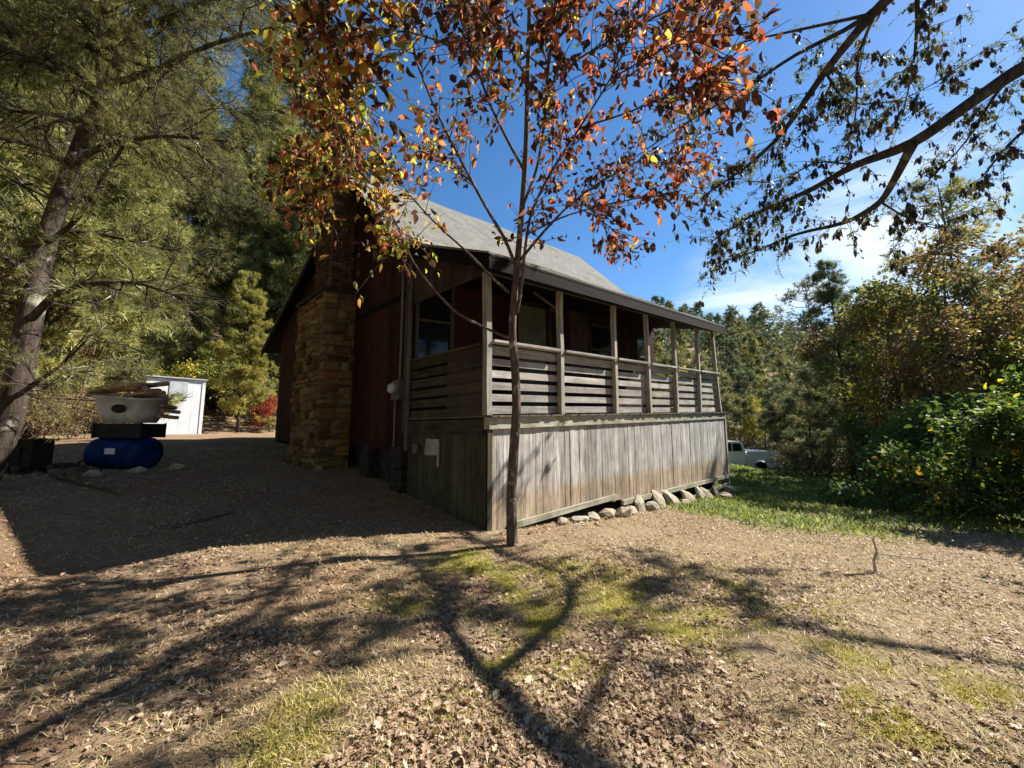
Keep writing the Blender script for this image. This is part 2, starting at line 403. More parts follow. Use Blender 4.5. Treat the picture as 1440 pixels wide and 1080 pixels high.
M['green_grass'] = leafmat('green_grass_blades', [(0, (.07, .11, .025)), (.5, (.15, .20, .045)), (.85, (.26, .30, .08)), (1, (.44, .40, .18))], .4)
M['moss'] = leafmat('moss_fronds', [(0, (.20, .19, .045)), (.5, (.36, .32, .07)), (1, (.50, .44, .12))], .3)

def ground_mat():
    m, nt, b, out = newmat('earth')
    ge = nt.nodes.new('ShaderNodeNewGeometry'); pos = ge.outputs['Position']
    n1 = noise(nt, 1.1, 8, vec=pos, rough=.65); n2 = noise(nt, 14, 8, vec=pos, rough=.75); n3 = noise(nt, 60, 5, vec=pos, rough=.7)
    c = ramp(nt, n2, [(.28, (.13, .09, .055)), (.45, (.28, .205, .13)), (.6, (.41, .315, .205)), (.75, (.54, .44, .30))])
    c = mix(nt, ramp(nt, n3, [(.35, (0, 0, 0)), (.65, (1, 1, 1))]), mix(nt, 1.0, c, .55, 'MULTIPLY'), c)
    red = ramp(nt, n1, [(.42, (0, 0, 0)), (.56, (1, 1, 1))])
    at = nt.nodes.new('ShaderNodeAttribute'); at.attribute_name = 'zone'      # r soil, deepened at left as painted house shade, g grass, b moss
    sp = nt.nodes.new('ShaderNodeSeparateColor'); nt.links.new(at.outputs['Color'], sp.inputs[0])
    soil_shade = mix(nt, 1.0, red, sp.outputs[0], 'MULTIPLY')
    c = mix(nt, soil_shade, c, mix(nt, n2, (.15, .09, .055), (.35, .23, .14)))
    c = mix(nt, sp.outputs[1], c, mix(nt, n2, (.04, .07, .015), (.17, .23, .045)))
    c = mix(nt, sp.outputs[2], c, mix(nt, n3, (.13, .13, .025), (.40, .37, .07)))
    nt.links.new(c, b.inputs['Base Color']); b.inputs['Roughness'].default_value = 1.0
    h = mix(nt, .5, n2, n3); bump(nt, b, h, .9, .04)
    return m
M['ground'] = ground_mat()

# ------------------------------------------------------------------ ground
def lawn_mask(x, y):
    t = (x + y) / math.sqrt(2)
    m = np.clip((t - 8.4 + vnoise(x, y, 1.6, 11) * 3.5 + np.clip(y - x * 1.2, -3, 3) * .4) / 3.0, 0, 1)
    a = (-x + y) / math.sqrt(2)
    return m * np.clip((7.5 - a) / 1.0, 0, 1)
def moss_mask(x, y):
    r = np.exp(-(((x - .55) / .75) ** 2 + ((y - 3.3) / .75) ** 2) ** 1.4) * 1.25
    r = np.maximum(r, np.exp(-(((x - 1.6) / .7) ** 2 + ((y - 3.3) / .55) ** 2)) * .75)
    for cx, cy, s in ((.02, 2.0, .3), (-.25, 1.75, .28), (1.75, 1.75, .22), (1.95, 2.35, .25), (-.35, 3.9, .4), (2.3, 2.0, .2), (.3, 2.2, .2), (-.9, 1.8, .25), (-1.0, 3.0, .3), (1.0, 2.6, .3)):
        r = np.maximum(r, np.exp(-(((x - cx) ** 2 + (y - cy) ** 2) / s ** 2)) * .9)
    return np.clip(r * 1.15 - .38 + vnoise(x, y, .28, 21) * 1.5 + vnoise(x, y, .09, 22) * 1.1, 0, 1) * (r > .12)

def axis(lo, hi, step, far_lo, far_hi, n):
    core = np.arange(lo, hi, step)
    up = hi + (np.geomspace(1, 1 + far_hi - hi, n) - 1); dn = lo - (np.geomspace(1, 1 + lo - far_lo, n) - 1)
    return np.concatenate([dn[::-1][:-1], core, up])
gx = axis(-9, 12, .085, -420, 420, 44); gy = axis(.4, 13, .085, -90, 420, 44)
X, Y = np.meshgrid(gx, gy); Z = g(X, Y)
nx, ny = len(gx), len(gy)
vv = np.stack([X, Y, Z], -1).reshape(-1, 3)
ii = (np.arange(ny - 1)[:, None] * nx + np.arange(nx - 1)[None]).ravel()
tr = np.concatenate([np.stack([ii, ii + 1, ii + nx + 1], -1), np.stack([ii, ii + nx + 1, ii + nx], -1)])
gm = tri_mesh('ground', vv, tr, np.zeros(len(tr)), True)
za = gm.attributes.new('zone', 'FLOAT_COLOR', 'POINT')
sm = np.clip((1.5 - X) / 3 + .1, .12, 1)  # red earth grows leftward, its colour painting extra shade into the yard
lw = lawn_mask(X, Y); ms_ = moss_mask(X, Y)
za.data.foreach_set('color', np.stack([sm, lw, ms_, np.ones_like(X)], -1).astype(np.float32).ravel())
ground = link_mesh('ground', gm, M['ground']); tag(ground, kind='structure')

# ------------------------------------------------------------------ cabin
CX, CY, CROT = -0.308, 5.10, math.radians(45)
cabin = empty('cabin', (CX, CY, 0), CROT)
tag(cabin, 'weathered red-brown wooden cabin with stone chimney, grey shingle roof and a raised slatted porch', 'cabin')
def LW(X, Y, z=0.0):      # cabin-local to world
    c, s = math.cos(CROT), math.sin(CROT)
    return (CX + X * c - Y * s, CY + X * s + Y * c, z)
def warp(x, y, z):        # the old house sags towards its near end
    k = np.interp(z, [0, 1.4, 2.5, 3.4, 7.4], [.02, .035, .055, .090, .10])
    return (x, y, z + k * x)
def wz(x, z): return warp(x, 0, z)[2]

LEN = 9.65
# front skirting of vertical boards
mb = MB(); x = 0.0
while x < LEN - .02:
    w = min(random.uniform(.12, .16), LEN - x)
    gl = g(*LW(x, 0)[:2]); zb = max(-.03 - .012 * x, 0) if x < .1 else -.03 - .0 * x
    zb = np.interp(x, [0, 2.7, 3.2, 9.7], [-.02, -.04, -.10, -.27]) - random.uniform(0, .03)
    yo = random.uniform(-.004, .004)
    mb.box(x + .003, x + w - .003, yo - .012, yo + .012, zb, 1.30, j=.0015)
    x += w
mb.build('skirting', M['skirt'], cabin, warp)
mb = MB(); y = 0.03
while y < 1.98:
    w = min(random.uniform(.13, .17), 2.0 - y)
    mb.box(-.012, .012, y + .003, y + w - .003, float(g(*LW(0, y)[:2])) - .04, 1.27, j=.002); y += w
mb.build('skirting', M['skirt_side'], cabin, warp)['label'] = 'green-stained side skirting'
# ledger planks along the foot of the skirting
mb = MB()
mb.box(.35, 3.1, -.075, -.018, -.06, .02, M=Matrix.Rotation(math.radians(-.3), 4, 'Y'), j=.004)
mb.add([(x, y, z) for x, zz in ((3.3, -.2), (9.7, -.36)) for y in (-.07, -.018) for z in (zz, zz + .09)], [(0, 1, 3, 2), (4, 6, 7, 5), (0, 4, 5, 1), (1, 5, 7, 3), (3, 7, 6, 2), (2, 6, 4, 0)])
mb.box(6.4, 9.72, -.055, -.018, -.58, -.50, j=.004)
mb.build('foot_plank', M['beam'], cabin, warp)
# near-solid stone footing behind the skirting so daylight does not pass under the porch
mb = MB(); mb.box(.2, LEN - .1, .35, .55, -1.2, .2); mb.build('footing', M['void'], cabin, warp)
# sill beams and porch floor
mb = MB(); mb.box(-.03, 5.05, -.05, .06, 1.27, 1.425, .9, j=.004); mb.box(5.054, LEN + .03, -.048, .06, 1.272, 1.423, .5, j=.004)
mb.build('sill_beam', M['beam'], cabin, warp)
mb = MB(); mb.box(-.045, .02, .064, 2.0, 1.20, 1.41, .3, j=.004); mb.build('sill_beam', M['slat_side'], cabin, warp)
mb = MB(); x = -.02
while x < LEN:
    mb.box(x, x + .115, -.085 - random.uniform(0, .02), 1.975, 1.428, 1.452, j=.001); x += .12
mb.build('porch_floor', M['floor_board'], cabin, warp)
# posts
px = [.0, 1.6, 3.3, 4.74, 6.2, 7.8, 9.45]
for i, x in enumerate(px):
    w = .045 if i == 0 else .042
    mb = MB(); top = 3.42; lean = random.uniform(-.02, .03) if i < 6 else -.34
    n = 7; pts = []
    for k in range(n):
        f = k / (n - 1); ox = x + lean * f + random.uniform(-.006, .006); oy = .03 + random.uniform(-.006, .006); z = 1.455 + f * (top - 1.455)
        pts.append([(ox - w, oy - w, z), (ox + w, oy - w, z), (ox + w, oy + w, z), (ox - w, oy + w, z)])
    vs = [p for r_ in pts for p in r_]
    fs = [(a * 4 + q, a * 4 + (q + 1) % 4, a * 4 + 4 + (q + 1) % 4, a * 4 + 4 + q) for a in range(n - 1) for q in range(4)] + [(3, 2, 1, 0), (4 * n - 4, 4 * n - 3, 4 * n - 2, 4 * n - 1)]
    mb.add(vs, fs); o = mb.build('porch_post', M['post'], cabin, warp)
    if i == 6: o['label'] = 'leaning far corner porch post'
# far corner board on the skirting
mb = MB(); mb.box(LEN - .03, LEN + .07, -.04, .08, -.55, 1.262, .8, j=.003); mb.box(LEN + .02, LEN + .10, .1, .2, -.75, 1.26, .3, j=.003)
mb.build('corner_post', M['post'], cabin, warp)
mb = MB(); mb.box(-.035, .045, -.03, -.0145, -.02, 1.262, .55, j=.002); mb.build('corner_board', M['skirt_side'], cabin, warp)
# front rail and slats
bays = list(zip(px[:-1], px[1:]))
mb = MB()
for a, b in bays: mb.box(a + .052, b - .052, -.055, .085, 2.44, 2.475, j=.003)
mb.build('porch_rail', M['rail'], cabin, warp)
slat_z = [(2.30, 2.41), (2.13, 2.235), (1.965, 2.075), (1.80, 1.905), (1.635, 1.74), (1.47, 1.575)]
for z0, z1 in slat_z:
    mb = MB()
    for a, b in ((.07, 3.28), (3.283, 6.19), (6.193, 9.38)):
        mb.box(a, b, .085, .108, z0 + random.uniform(-.01, .01), z1 + random.uniform(-.01, .01), j=.004)
    mb.build('rail_slat', M['slat'], cabin, warp)
# side rail and slats
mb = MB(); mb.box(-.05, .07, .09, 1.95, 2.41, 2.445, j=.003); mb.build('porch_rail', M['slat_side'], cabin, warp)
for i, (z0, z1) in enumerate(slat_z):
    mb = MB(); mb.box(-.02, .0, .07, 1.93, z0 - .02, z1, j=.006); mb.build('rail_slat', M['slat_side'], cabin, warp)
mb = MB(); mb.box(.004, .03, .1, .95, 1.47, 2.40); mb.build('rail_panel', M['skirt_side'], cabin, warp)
# far end rail
mb = MB(); mb.box(9.36, 9.42, .09, 1.95, 2.43, 2.46); 
for z0, z1 in slat_z: mb.box(9.385, 9.405, .1, 1.95, z0, z1)
mb.build('end_rail', M['slat'], cabin, warp)

# ----- roof profile (local Y, z)
PROF = [(-.32, 3.55), (2.05, 4.52), (4.9, 7.36), (6.75, 5.90), (11.35, 3.95)]
def roofz(y): return float(np.interp(y, [p[0] for p in PROF], [p[1] for p in PROF]))
# house walls: gable end towards the camera
mb = MB(); y = 2.0
while y < 9.98:
    w = min(random.uniform(.17, .24), 10.0 - y)
    z0 = .93 + random.uniform(-.03, .01)
    a, b = y + .003, y + w - .003
    vs = [(x, yy, z) for x in (-.02, .0) for yy, z in ((a, z0), (b, z0), (b, roofz(b) - .10), (a, roofz(a) - .10))]
    mb.add(vs, [(3, 2, 1, 0), (4, 5, 6, 7), (0, 1, 5, 4), (1, 2, 6, 5), (2, 3, 7, 6), (3, 0, 4, 7)])
    y += w
mb.build('gable_wall', M['red'], cabin, warp)
mb = MB()
pts = [(2.03, .95), (9.97, .95), (9.97, roofz(9.97) - .14), (6.75, 5.78), (4.9, 7.22), (2.03, 4.32)]
mb.prism(pts, 9.35, 9.40, 'x'); mb.build('far_gable_wall', M['red'], cabin, warp)
mb = MB(); mb.box(0.002, 9.35, 9.94, 10.0, .95, 4.45); mb.build('rear_wall', M['red'], cabin, warp)
mb = MB(); mb.box(.15, 9.3, 2.3, 9.8, .2, .94); mb.build('footing', M['void'], cabin, warp)
for yy in (2.05, 3.3, 6.5, 8.0, 9.5):      # stone piers under the gable wall
    mb = MB()
    for k in range(6): mb.box(-.1 + random.uniform(-.03, .03), .22, yy, yy + .34 + random.uniform(-.04, .04), -.1 + k * .18, .07 + k * .18, j=.02)
    mb.build('pier', M['void'], cabin, warp)
# trim on the gable wall
mb = MB(); mb.box(-.055, -.022, 1.96, 2.07, .92, 4.3, .9); mb.box(-.05, -.022, 2.115, 2.15, 1.2, 4.15, .4)
mb.build('corner_board', M['grey_trim'], cabin, warp)
mb = MB(); mb.box(-.045, -.022, 2.16, 4.25, 3.60, 3.70, .2); mb.build('trim_band', M['dark_trim'], cabin, warp)
# gable infill over the side of the porch
mb = MB(); y = .06
while y < 1.93:
    w = .145; a, b = y, min(y + w - .004, 1.95)
    vs = [(x, yy, z) for x in (-.018, .004) for yy, z in ((a, 3.42), (b, 3.42), (b, roofz(b) - .12), (a, roofz(a) - .12))]
    mb.add(vs, [(3, 2, 1, 0), (4, 5, 6, 7), (0, 1, 5, 4), (1, 2, 6, 5), (2, 3, 7, 6), (3, 0, 4, 7)]); y += w
mb.build('gable_infill', M['gable_board'], cabin, warp)

# front wall under the porch, built of boards around the openings
openings = [(.10, .80, 2.50, 3.85), (2.62, 3.58, 1.46, 3.82), (3.74, 4.16, 1.46, 3.80), (5.45, 6.60, 2.45, 3.62), (8.15, 8.95, 2.55, 3.45)]
def board_run(mb, xa, xb, z0, z1):
    x = xa
    while x < xb - .001:
        w = min(random.uniform(.17, .23), xb - x); mb.box(x + .002, x + w - .002, 1.985, 2.005, z0, z1); x += w
mb = MB(); xprev = .02
for a, b, z0, z1 in openings:
    board_run(mb, xprev, a, 1.43, 4.05); board_run(mb, a, b, z1, 4.05)
    if z0 > 1.5: board_run(mb, a, b, 1.43, z0)
    xprev = b
board_run(mb, xprev, 9.35, 1.43, 4.05)
mb.build('front_wall', M['red'], cabin, warp)
def window(a, b, z0, z1, mat_frame='grey_trim'):
    f = MB(); t = .05
    f.box(a - t, a, 1.955, 2.02, z0 - t, z1 + t); f.box(b, b + t, 1.955, 2.02, z0 - t, z1 + t)
    f.box(a, b, 1.955, 2.02, z1, z1 + t); f.box(a, b, 1.945, 2.02, z0 - t, z0); f.box(a, b, 1.97, 2.01, (z0 + z1) / 2 - .02, (z0 + z1) / 2 + .02)
    fo = f.build('window', M[mat_frame], cabin, warp)
    p = MB(); p.box(a, b, 2.012, 2.018, z0, z1); po = p.build('pane', M['glass'], fo, warp)
for q in (openings[0], openings[3], openings[4]): window(*q)
d = MB(); a, b, z0, z1 = openings[1]; d.box(a + .01, b - .01, 1.99, 2.03, z0, z1 - .01, .8)
for zz in (1.6, 2.7): d.box(a + .12, a + .44, 1.982, 1.989, zz, zz + .9, .4); d.box(a + .52, a + .84, 1.982, 1.989, zz, zz + .9, .4)
door = d.build('door', M['door'], cabin, warp)
k = MB(); k.lathe([(.0, 0), (.025, .01), (.03, .03), (.02, .05), (0, .055)], M=Matrix.Translation((b - .07, 1.975, 2.45)) @ Matrix.Rotation(math.radians(90), 4, 'X'), n=10); k.build('handle', M['meter'], door, warp)
d = MB(); a, b, z0, z1 = openings[2]; d.box(a, b, 2.05, 2.06, z0, z1); d.build('doorway_screen', M['black'], cabin, warp)
d = MB(); d.box(a - .06, a, 1.96, 2.02, z0, z1 + .06); d.box(b, b + .06, 1.96, 2.02, z0, z1 + .06); d.box(a, b, 1.96, 2.02, z1, z1 + .06); d.build('door_frame', M['grey_trim'], cabin, warp)
d = MB(); d.box(4.5, 5.32, 1.955, 1.98, 2.35, 3.98); d.build('board_panel', M['tan_board'], cabin, warp)
# a bare lamp under the porch ceiling, a lean brace
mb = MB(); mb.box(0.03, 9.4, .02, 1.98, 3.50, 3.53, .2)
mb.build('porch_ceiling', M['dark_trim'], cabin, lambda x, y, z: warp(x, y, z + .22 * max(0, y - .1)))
mb = MB(); mb.tube([(1.62, .04, 3.1), (1.25, .3, 3.42)], .022, 6); mb.build('brace', M['grey_trim'], cabin, warp)

# beams and boards of the eaves
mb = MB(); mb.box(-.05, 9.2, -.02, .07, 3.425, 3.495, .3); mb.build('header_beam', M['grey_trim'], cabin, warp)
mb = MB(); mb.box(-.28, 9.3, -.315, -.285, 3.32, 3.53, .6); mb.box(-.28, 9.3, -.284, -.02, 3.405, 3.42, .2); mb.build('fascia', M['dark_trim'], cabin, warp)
def roof_slab(mb, prof, x0, x1, th, nseg=1, wob=0.0):
    xs = np.linspace(x0, x1, nseg + 1); n = len(prof)
    vs = [(x, y, z + wob * math.sin(x * 2.1 + y)) for x in xs for y, z in prof] + [(x, y, z - th) for x in xs for y, z in prof]
    m_ = len(xs) * n; fs = []
    for i in range(nseg):
        for j in range(n - 1):
            q = i * n + j
            fs += [(q, q + n, q + n + 1, q + 1), (m_ + q, m_ + q + 1, m_ + q + n + 1, m_ + q + n)]
        fs += [(i * n, m_ + i * n, m_ + i * n + n, i * n + n), (i * n + n - 1, i * n + 2 * n - 1, m_ + i * n + 2 * n - 1, m_ + i * n + n - 1)]
    for j in range(n - 1):
        fs += [(j, j + 1, m_ + j + 1, m_ + j)]; q = nseg * n + j; fs += [(q + 1, q, m_ + q, m_ + q + 1)]
    mb.add(vs, fs, .5)
def dens(prof, k):
    out = []
    for (a, b), (c, d) in zip(prof[:-1], prof[1:]):
        for i in range(k): f = i / k; out.append((a + (c - a) * f, b + (d - b) * f))
    return out + [prof[-1]]
mb = MB(); roof_slab(mb, dens(PROF, 8), -.30, 9.22, .035, 24, .012)
roof = mb.build('roof', M['shingle'], cabin, warp)
mb = MB(); roof_slab(mb, [(y, z - .038) for y, z in PROF], -.27, 9.19, .03); mb.build('roof_deck', M['dark_trim'], cabin, warp)
for x0 in (-.29, 9.17):
    mb = MB()
    for (a, b), (c, d_) in zip(PROF[:-1], PROF[1:]):
        mb.add([(x, yy, zz) for x in (x0, x0 + .03) for yy, zz in ((a, b - .07), (c, d_ - .07), (c, d_ - .23), (a, b - .23))],
               [(0, 1, 2, 3), (7, 6, 5, 4), (0, 4, 5, 1), (1, 5, 6, 2), (2, 6, 7, 3), (3, 7, 4, 0)])
    mb.build('rake_board', M['dark_trim'], cabin, warp)

rl_ = np.random.default_rng(61); N_ = 520
yy_ = rl_.choice([0, 1], N_, p=[.55, .45]); xs_ = rl_.uniform(-.2, 9.1, N_); ys_ = np.where(yy_ == 0, rl_.uniform(-.25, 2.3, N_), rl_.uniform(2.0, 4.7, N_))
zs_ = np.array([warp(a, b, roofz(b))[2] for a, b in zip(xs_, ys_)]) + .012 * np.sin(xs_ * 2.1 + ys_) + .008
sl_ = np.where(ys_ < 2.05, .40, .99); az_ = rl_.uniform(0, 6.28, N_)
me_l = scatter('roof_leaves', OAK_V, OAK_F, np.stack([xs_, ys_, zs_], -1), np.stack([np.cos(az_), np.sin(az_), np.sin(az_) * sl_], -1), np.stack([np.zeros(N_), -sl_, np.ones(N_)], -1) + rl_.normal(size=(N_, 3)) * .15, rl_.uniform(.03, .08, N_), rl_.beta(2, 2, N_))
rl_o = link_mesh('roof_leaves', me_l, M['dead_leaf']); rl_o.location = cabin.location; rl_o.rotation_euler = cabin.rotation_euler
tag(rl_o, 'dead leaves lying on the grey shingle roof', 'fallen leaves', kind='stuff')

# chimney: a mortar core faced with rough stones, stepping in to a brick stack
chim = MB()
chim.box(-.70, -.025, 4.35, 5.95, -.2, 4.18); chim.box(-.52, -.025, 4.6, 5.5, 4.18, 5.9); chim.box(-.50, .05, 4.62, 5.35, 5.9, 8.0)
chim = chim.build('chimney', M['mortar'], cabin, warp)
st = MB()
def stone(mb, c, s, face):
    "rough pillow stone on a face; face = 'x' (front) or 'y' (near side)"
    a, b = s[0] / 2, s[1] / 2; dp = random.uniform(.01, .07); vs = []
    for (u_, v_, d_) in [(-a, -b, 0), (a, -b, 0), (a, b, 0), (-a, b, 0), (-a * .75, -b * .7, dp), (a * .75, -b * .7, dp), (a * .75, b * .7, dp), (-a * .75, b * .7, dp)]:
        u_ += random.uniform(-.028, .028); v_ += random.uniform(-.024, .024)
        vs.append((c[0] - d_, c[1] + u_, c[2] + v_) if face == 'x' else (c[0] + u_, c[1] - d_, c[2] + v_))
    fs = [(4, 5, 6, 7), (0, 1, 5, 4), (1, 2, 6, 5), (2, 3, 7, 6), (3, 0, 4, 7)]
    if face == 'x': fs = [f[::-1] for f in fs]
    mb.add(vs, fs)
def course_face(mb, face, u0, u1, z0, z1, fixed, hmin=.07, hmax=.20, wmin=.09, wmax=.42):
    z = z0
    while z < z1 - .04:
        h = min(random.uniform(hmin, hmax), z1 - z); u_ = u0
        while u_ < u1 - .03:
            w = min(random.uniform(wmin, wmax), u1 - u_)
            if random.random() > .07:
                c = (fixed, u_ + w / 2, z + h / 2) if face == 'x' else (u_ + w / 2, fixed, z + h / 2)
                stone(mb, c, (w - .022, h - .02), face)
            u_ += w
        z += h
course_face(st, 'x', 4.35, 5.95, .1, 4.16, -.70); course_face(st, 'y', -.70, -.03, .1, 4.16, 4.35)
st.build('stonework', M['chimney_stone'], chim, warp)
st = MB(); course_face(st, 'x', 4.6, 5.5, 4.2, 5.9, -.52, .07, .08, .2, .22); course_face(st, 'y', -.52, -.03, 4.2, 5.9, 4.6, .07, .08, .2, .22)
course_face(st, 'x', 4.62, 5.35, 5.9, 7.95, -.50, .07, .08, .2, .22); course_face(st, 'y', -.5, .05, 5.9, 7.95, 4.62, .07, .08, .2, .22)
st.build('brick_stack', M['brick'], chim, warp)
st = MB(); st.box(-.76, -.03, 4.30, 6.0, 4.18, 4.25, j=.015); st.build('shoulder_slab', M['void'], chim, warp)
st = MB(); st.box(-.56, .1, 4.56, 5.41, 8.0, 8.09, j=.01); st.build('chimney_cap', M['void'], chim, warp)
# base boulders of the chimney
st = MB()
def hull(mb, c, r, n=16, seed=0, tint=None, flat=1.0, rot=None):
    rr = random.Random(seed); bm = bmesh.new(); Mx = (rot or Matrix.Identity(3))
    for _ in range(n):
        v = Vector((rr.gauss(0, 1), rr.gauss(0, 1), rr.gauss(0, 1))).normalized()
        v = Vector((v.x * r[0], v.y * r[1], v.z * r[2])) * rr.uniform(.85, 1.05)
        bm.verts.new(Vector(c) + Mx @ v)
    res = bmesh.ops.convex_hull(bm, input=bm.verts)
    bmesh.ops.delete(bm, geom=list(set(res['geom_interior'] + res['geom_unused'])), context='VERTS')
    bm.verts.index_update(); mb.add([v.co.copy() for v in bm.verts], [[v.index for v in f.verts] for f in bm.faces], tint); bm.free()
for i in range(16):
    f = i / 15
    hull(st, (-.74 + random.uniform(-.06, .06), 4.3 + 1.6 * f, .45 + .2 * f + random.uniform(-.1, .12)), (.14, .15, .12), seed=i)
for i in range(5): hull(st, (-.6 + i * .13, 4.28, .42 + random.uniform(-.1, .1)), (.12, .12, .11), seed=40 + i)
st.build('base_stones', M['chimney_stone'], chim, warp)

# electric meter with its conduit
me_ = MB(); me_.box(-.13, -.025, 2.17, 2.42, 1.78, 2.12, j=.003)
mt = me_.build('meter_box', M['meter'], cabin, warp)
q = MB(); q.lathe([(.09, 0), (.09, .06), (.07, .10), (0, .12)], M=Matrix.Translation((-.13, 2.32, 1.98)) @ Matrix.Rotation(math.radians(-90), 4, 'Y'), n=16); q.build('meter_dial', M['meter_glass'], mt, warp, True)
q = MB(); q.tube([(-.08, 2.22, 2.12), (-.08, 2.22, 3.9), (-.09, 2.22, 4.15)], .022, 8); q.tube([(-.08, 2.36, 1.78), (-.08, 2.36, .5)], .018, 8); q.build('conduit', M['meter'], mt, warp)
# bits hanging off the side skirting
q = MB(); q.box(-.05, -.03, 1.10, 1.42, .86, 1.10, j=.03); q.box(-.045, -.025, 1.06, 1.10, .72, 1.08, j=.006); q.build('side_flap', M['white_sheet'], cabin, warp)
q = MB(); q.box(-.09, -.03, 1.60, 1.74, .90, 1.03, j=.01); q.build('outlet_box', M['meter'], cabin, warp)

# ------------------------------------------------------------------ rocks along the skirting
def rock_at(X_, Yo, r, seed, label, tilt=(0, 0, 0), up=.3):
    x, y, _ = LW(X_, Yo); z = float(g(x, y))
    mb = MB(); r = (r[0] * 1.4, r[1] * 1.3, r[2] * 1.12); up = min(up, .55); hull(mb, (0, 0, 0), r, 26, seed, random.Random(seed).random(), rot=(Matrix.Rotation(tilt[0], 3, 'X') @ Matrix.Rotation(tilt[1], 3, 'Y')))
    o = mb.build('rock', M['rock']); o.location = (x, y, z + r[2] * up); o.rotation_euler = (0, 0, CROT + tilt[2])
    return tag(o, label, 'rock', 'rocks piled along the foot of the porch skirting')
R_ = math.radians
rl = [
 (1.35, -.14, (.10, .08, .06), (0, 0, .3), .3, 'small dirty rock closest to the near porch corner'),
 (1.75, -.18, (.15, .09, .06), (0, 0, -.2), .3, 'flat low rock second from the near porch corner'),
 (2.15, -.15, (.12, .10, .07), (0, 0, .6), .35, 'low rounded rock between the flat rock and the pale rocks'),
 (2.60, -.16, (.17, .11, .10), (0, 0, .2), .5, 'rounded pale rock nearest the young tree in the row under the porch'),
 (3.00, -.22, (.16, .12, .11), (0, 0, -.3), .5, 'round grey-white rock second from the young tree under the porch'),
 (3.40, -.16, (.14, .10, .09), (0, 0, .5), .5, 'small pale rock third from the young tree under the porch'),
 (3.82, -.12, (.13, .06, .19), (R_(-25), R_(25), 0), .7, 'narrow upright stone leaning on the skirting beside the dark gap'),
 (4.20, -.20, (.17, .12, .10), (0, 0, .4), .5, 'low lumpy rock between the upright stone and the tall slab'),
 (4.62, -.14, (.15, .06, .25), (R_(-28), R_(30), 0), .75, 'tall flat slab leaning against the skirting near the middle'),
 (5.25, -.16, (.30, .06, .16), (R_(-25), R_(38), 0), .9, 'long flat slab slanting down to the right of the tall slab'),
 (5.70, -.26, (.16, .12, .08), (0, 0, .1), .4, 'low dark-sided rock in front of the long slanting slab'),
 (6.20, -.16, (.26, .06, .15), (R_(-25), R_(30), 0), .9, 'broad mossy slab slanting beyond the long slab'),
 (6.85, -.18, (.12, .06, .22), (R_(-20), R_(-20), 0), .7, 'slim slab tilted left under the far foot plank'),
 (7.35, -.18, (.28, .06, .15), (R_(-22), R_(35), 0), .9, 'flat pinkish slab slanting right towards the far corner'),
 (8.05, -.16, (.11, .06, .20), (R_(-18), R_(15), 0), .7, 'small leaning slab just before the far corner'),
 (8.60, -.22, (.22, .15, .10), (0, 0, .2), .4, 'broad low rock near the far porch corner'),
 (9.30, -.10, (.20, .17, .16), (0, 0, .6), .5, 'blocky rock at the foot of the far porch corner'),
]
for i, (X_, Yo, r, tl, up, lab) in enumerate(rl): rock_at(X_, Yo, r, 100 + i, lab, tl, up)
mbr = MB()
for i in range(70):
    X_ = random.uniform(1.2, 9.4); x, y, _ = LW(X_, -.12 - abs(random.gauss(0, .14))); s = random.uniform(.02, .055)
    hull(mbr, (x, y, float(g(x, y)) + s * .3), (s, s * .8, s * .6), 10, 300 + i)
tag(mbr.build('rubble', M['rock']), 'small stone chips scattered below the porch skirting', 'rubble', kind='stuff')

# ------------------------------------------------------------------ metal shed
sh = P(282, 610, 18); shr = math.radians(50)
shed = empty('shed', (sh[0], sh[1], float(g(sh[0], sh[1]))), shr)
tag(shed, 'pale sheet-metal shed with a dull patch panel beyond the barrel pile', 'shed')
mb = MB(); x = -2.0
while x < -.01:
    mb.box(x, x + .37, -.02, .0, 0, 2.5 + x * .02); mb.box(x + .37, x + .4, -.024, -.01, 0, 2.5 + x * .02); x += .4
mb.box(-.02, .0, .02, 2.2, 0, 2.35); mb.box(-2.0, -1.98, .02, 2.2, 0, 2.35)
mb.build('wall', M['galv'], shed)
mb = MB(); mb.box(-1.25, -.62, -.05, -.022, 1.55, 2.42); mb.build('patch_panel', M['galv2'], shed)
mb = MB(); mb.box(-2.1, .08, -.12, 2.3, 2.5, 2.55); mb.build('roof', M['galv2'], shed)
mb = MB(); mb.box(-.10, .02, -.045, -.022, 0, 2.5); mb.build('corner_strip', M['galv'], shed)

# ------------------------------------------------------------------ junk pile: barrel, crate, tub, wood
bx_, by_ = -6.92, 7.0; bz = float(g(bx_, by_))
ax = Matrix.Translation((bx_, by_, bz + .27)) @ Matrix.Rotation(R_(6), 4, 'Z') @ Matrix.Rotation(R_(90), 4, 'Y')
barrel = empty('barrel', (bx_, by_, bz)); tag(barrel, 'blue plastic barrel lying on its side with a small white label', 'barrel')
loc = lambda Mx: Matrix.Translation((-bx_, -by_, -bz)) @ Mx
mb = MB(); mb.lathe([(0, -.46), (.24, -.46), (.265, -.43), (.275, -.40), (.27, -.22), (.29, -.19), (.29, -.15), (.268, -.12), (.275, 0), (.268, .12), (.29, .15), (.29, .19), (.27, .22), (.275, .40), (.265, .43), (.24, .46), (0, .46)], M=loc(ax), n=28)
mb.build('body', M['blue'], barrel, smooth=True)
for zz in (-.12, .12):
    mb = MB(); mb.lathe([(0, 0), (.035, 0), (.035, .018), (0, .02)], M=loc(ax) @ Matrix.Translation((zz, .02, .462)), n=12); mb.build('bung', M['black'], barrel)
mb = MB(); mb.box(-.10, .06, -.282, -.274, .27, .37, M=Matrix.Rotation(R_(6), 4, 'Z') ); mb.build('label_sticker', M['paper'], barrel)
crate = empty('crate', (bx_ + .0, by_ + .05, bz + .545)); tag(crate, 'black open crate resting on the blue barrel', 'crate')
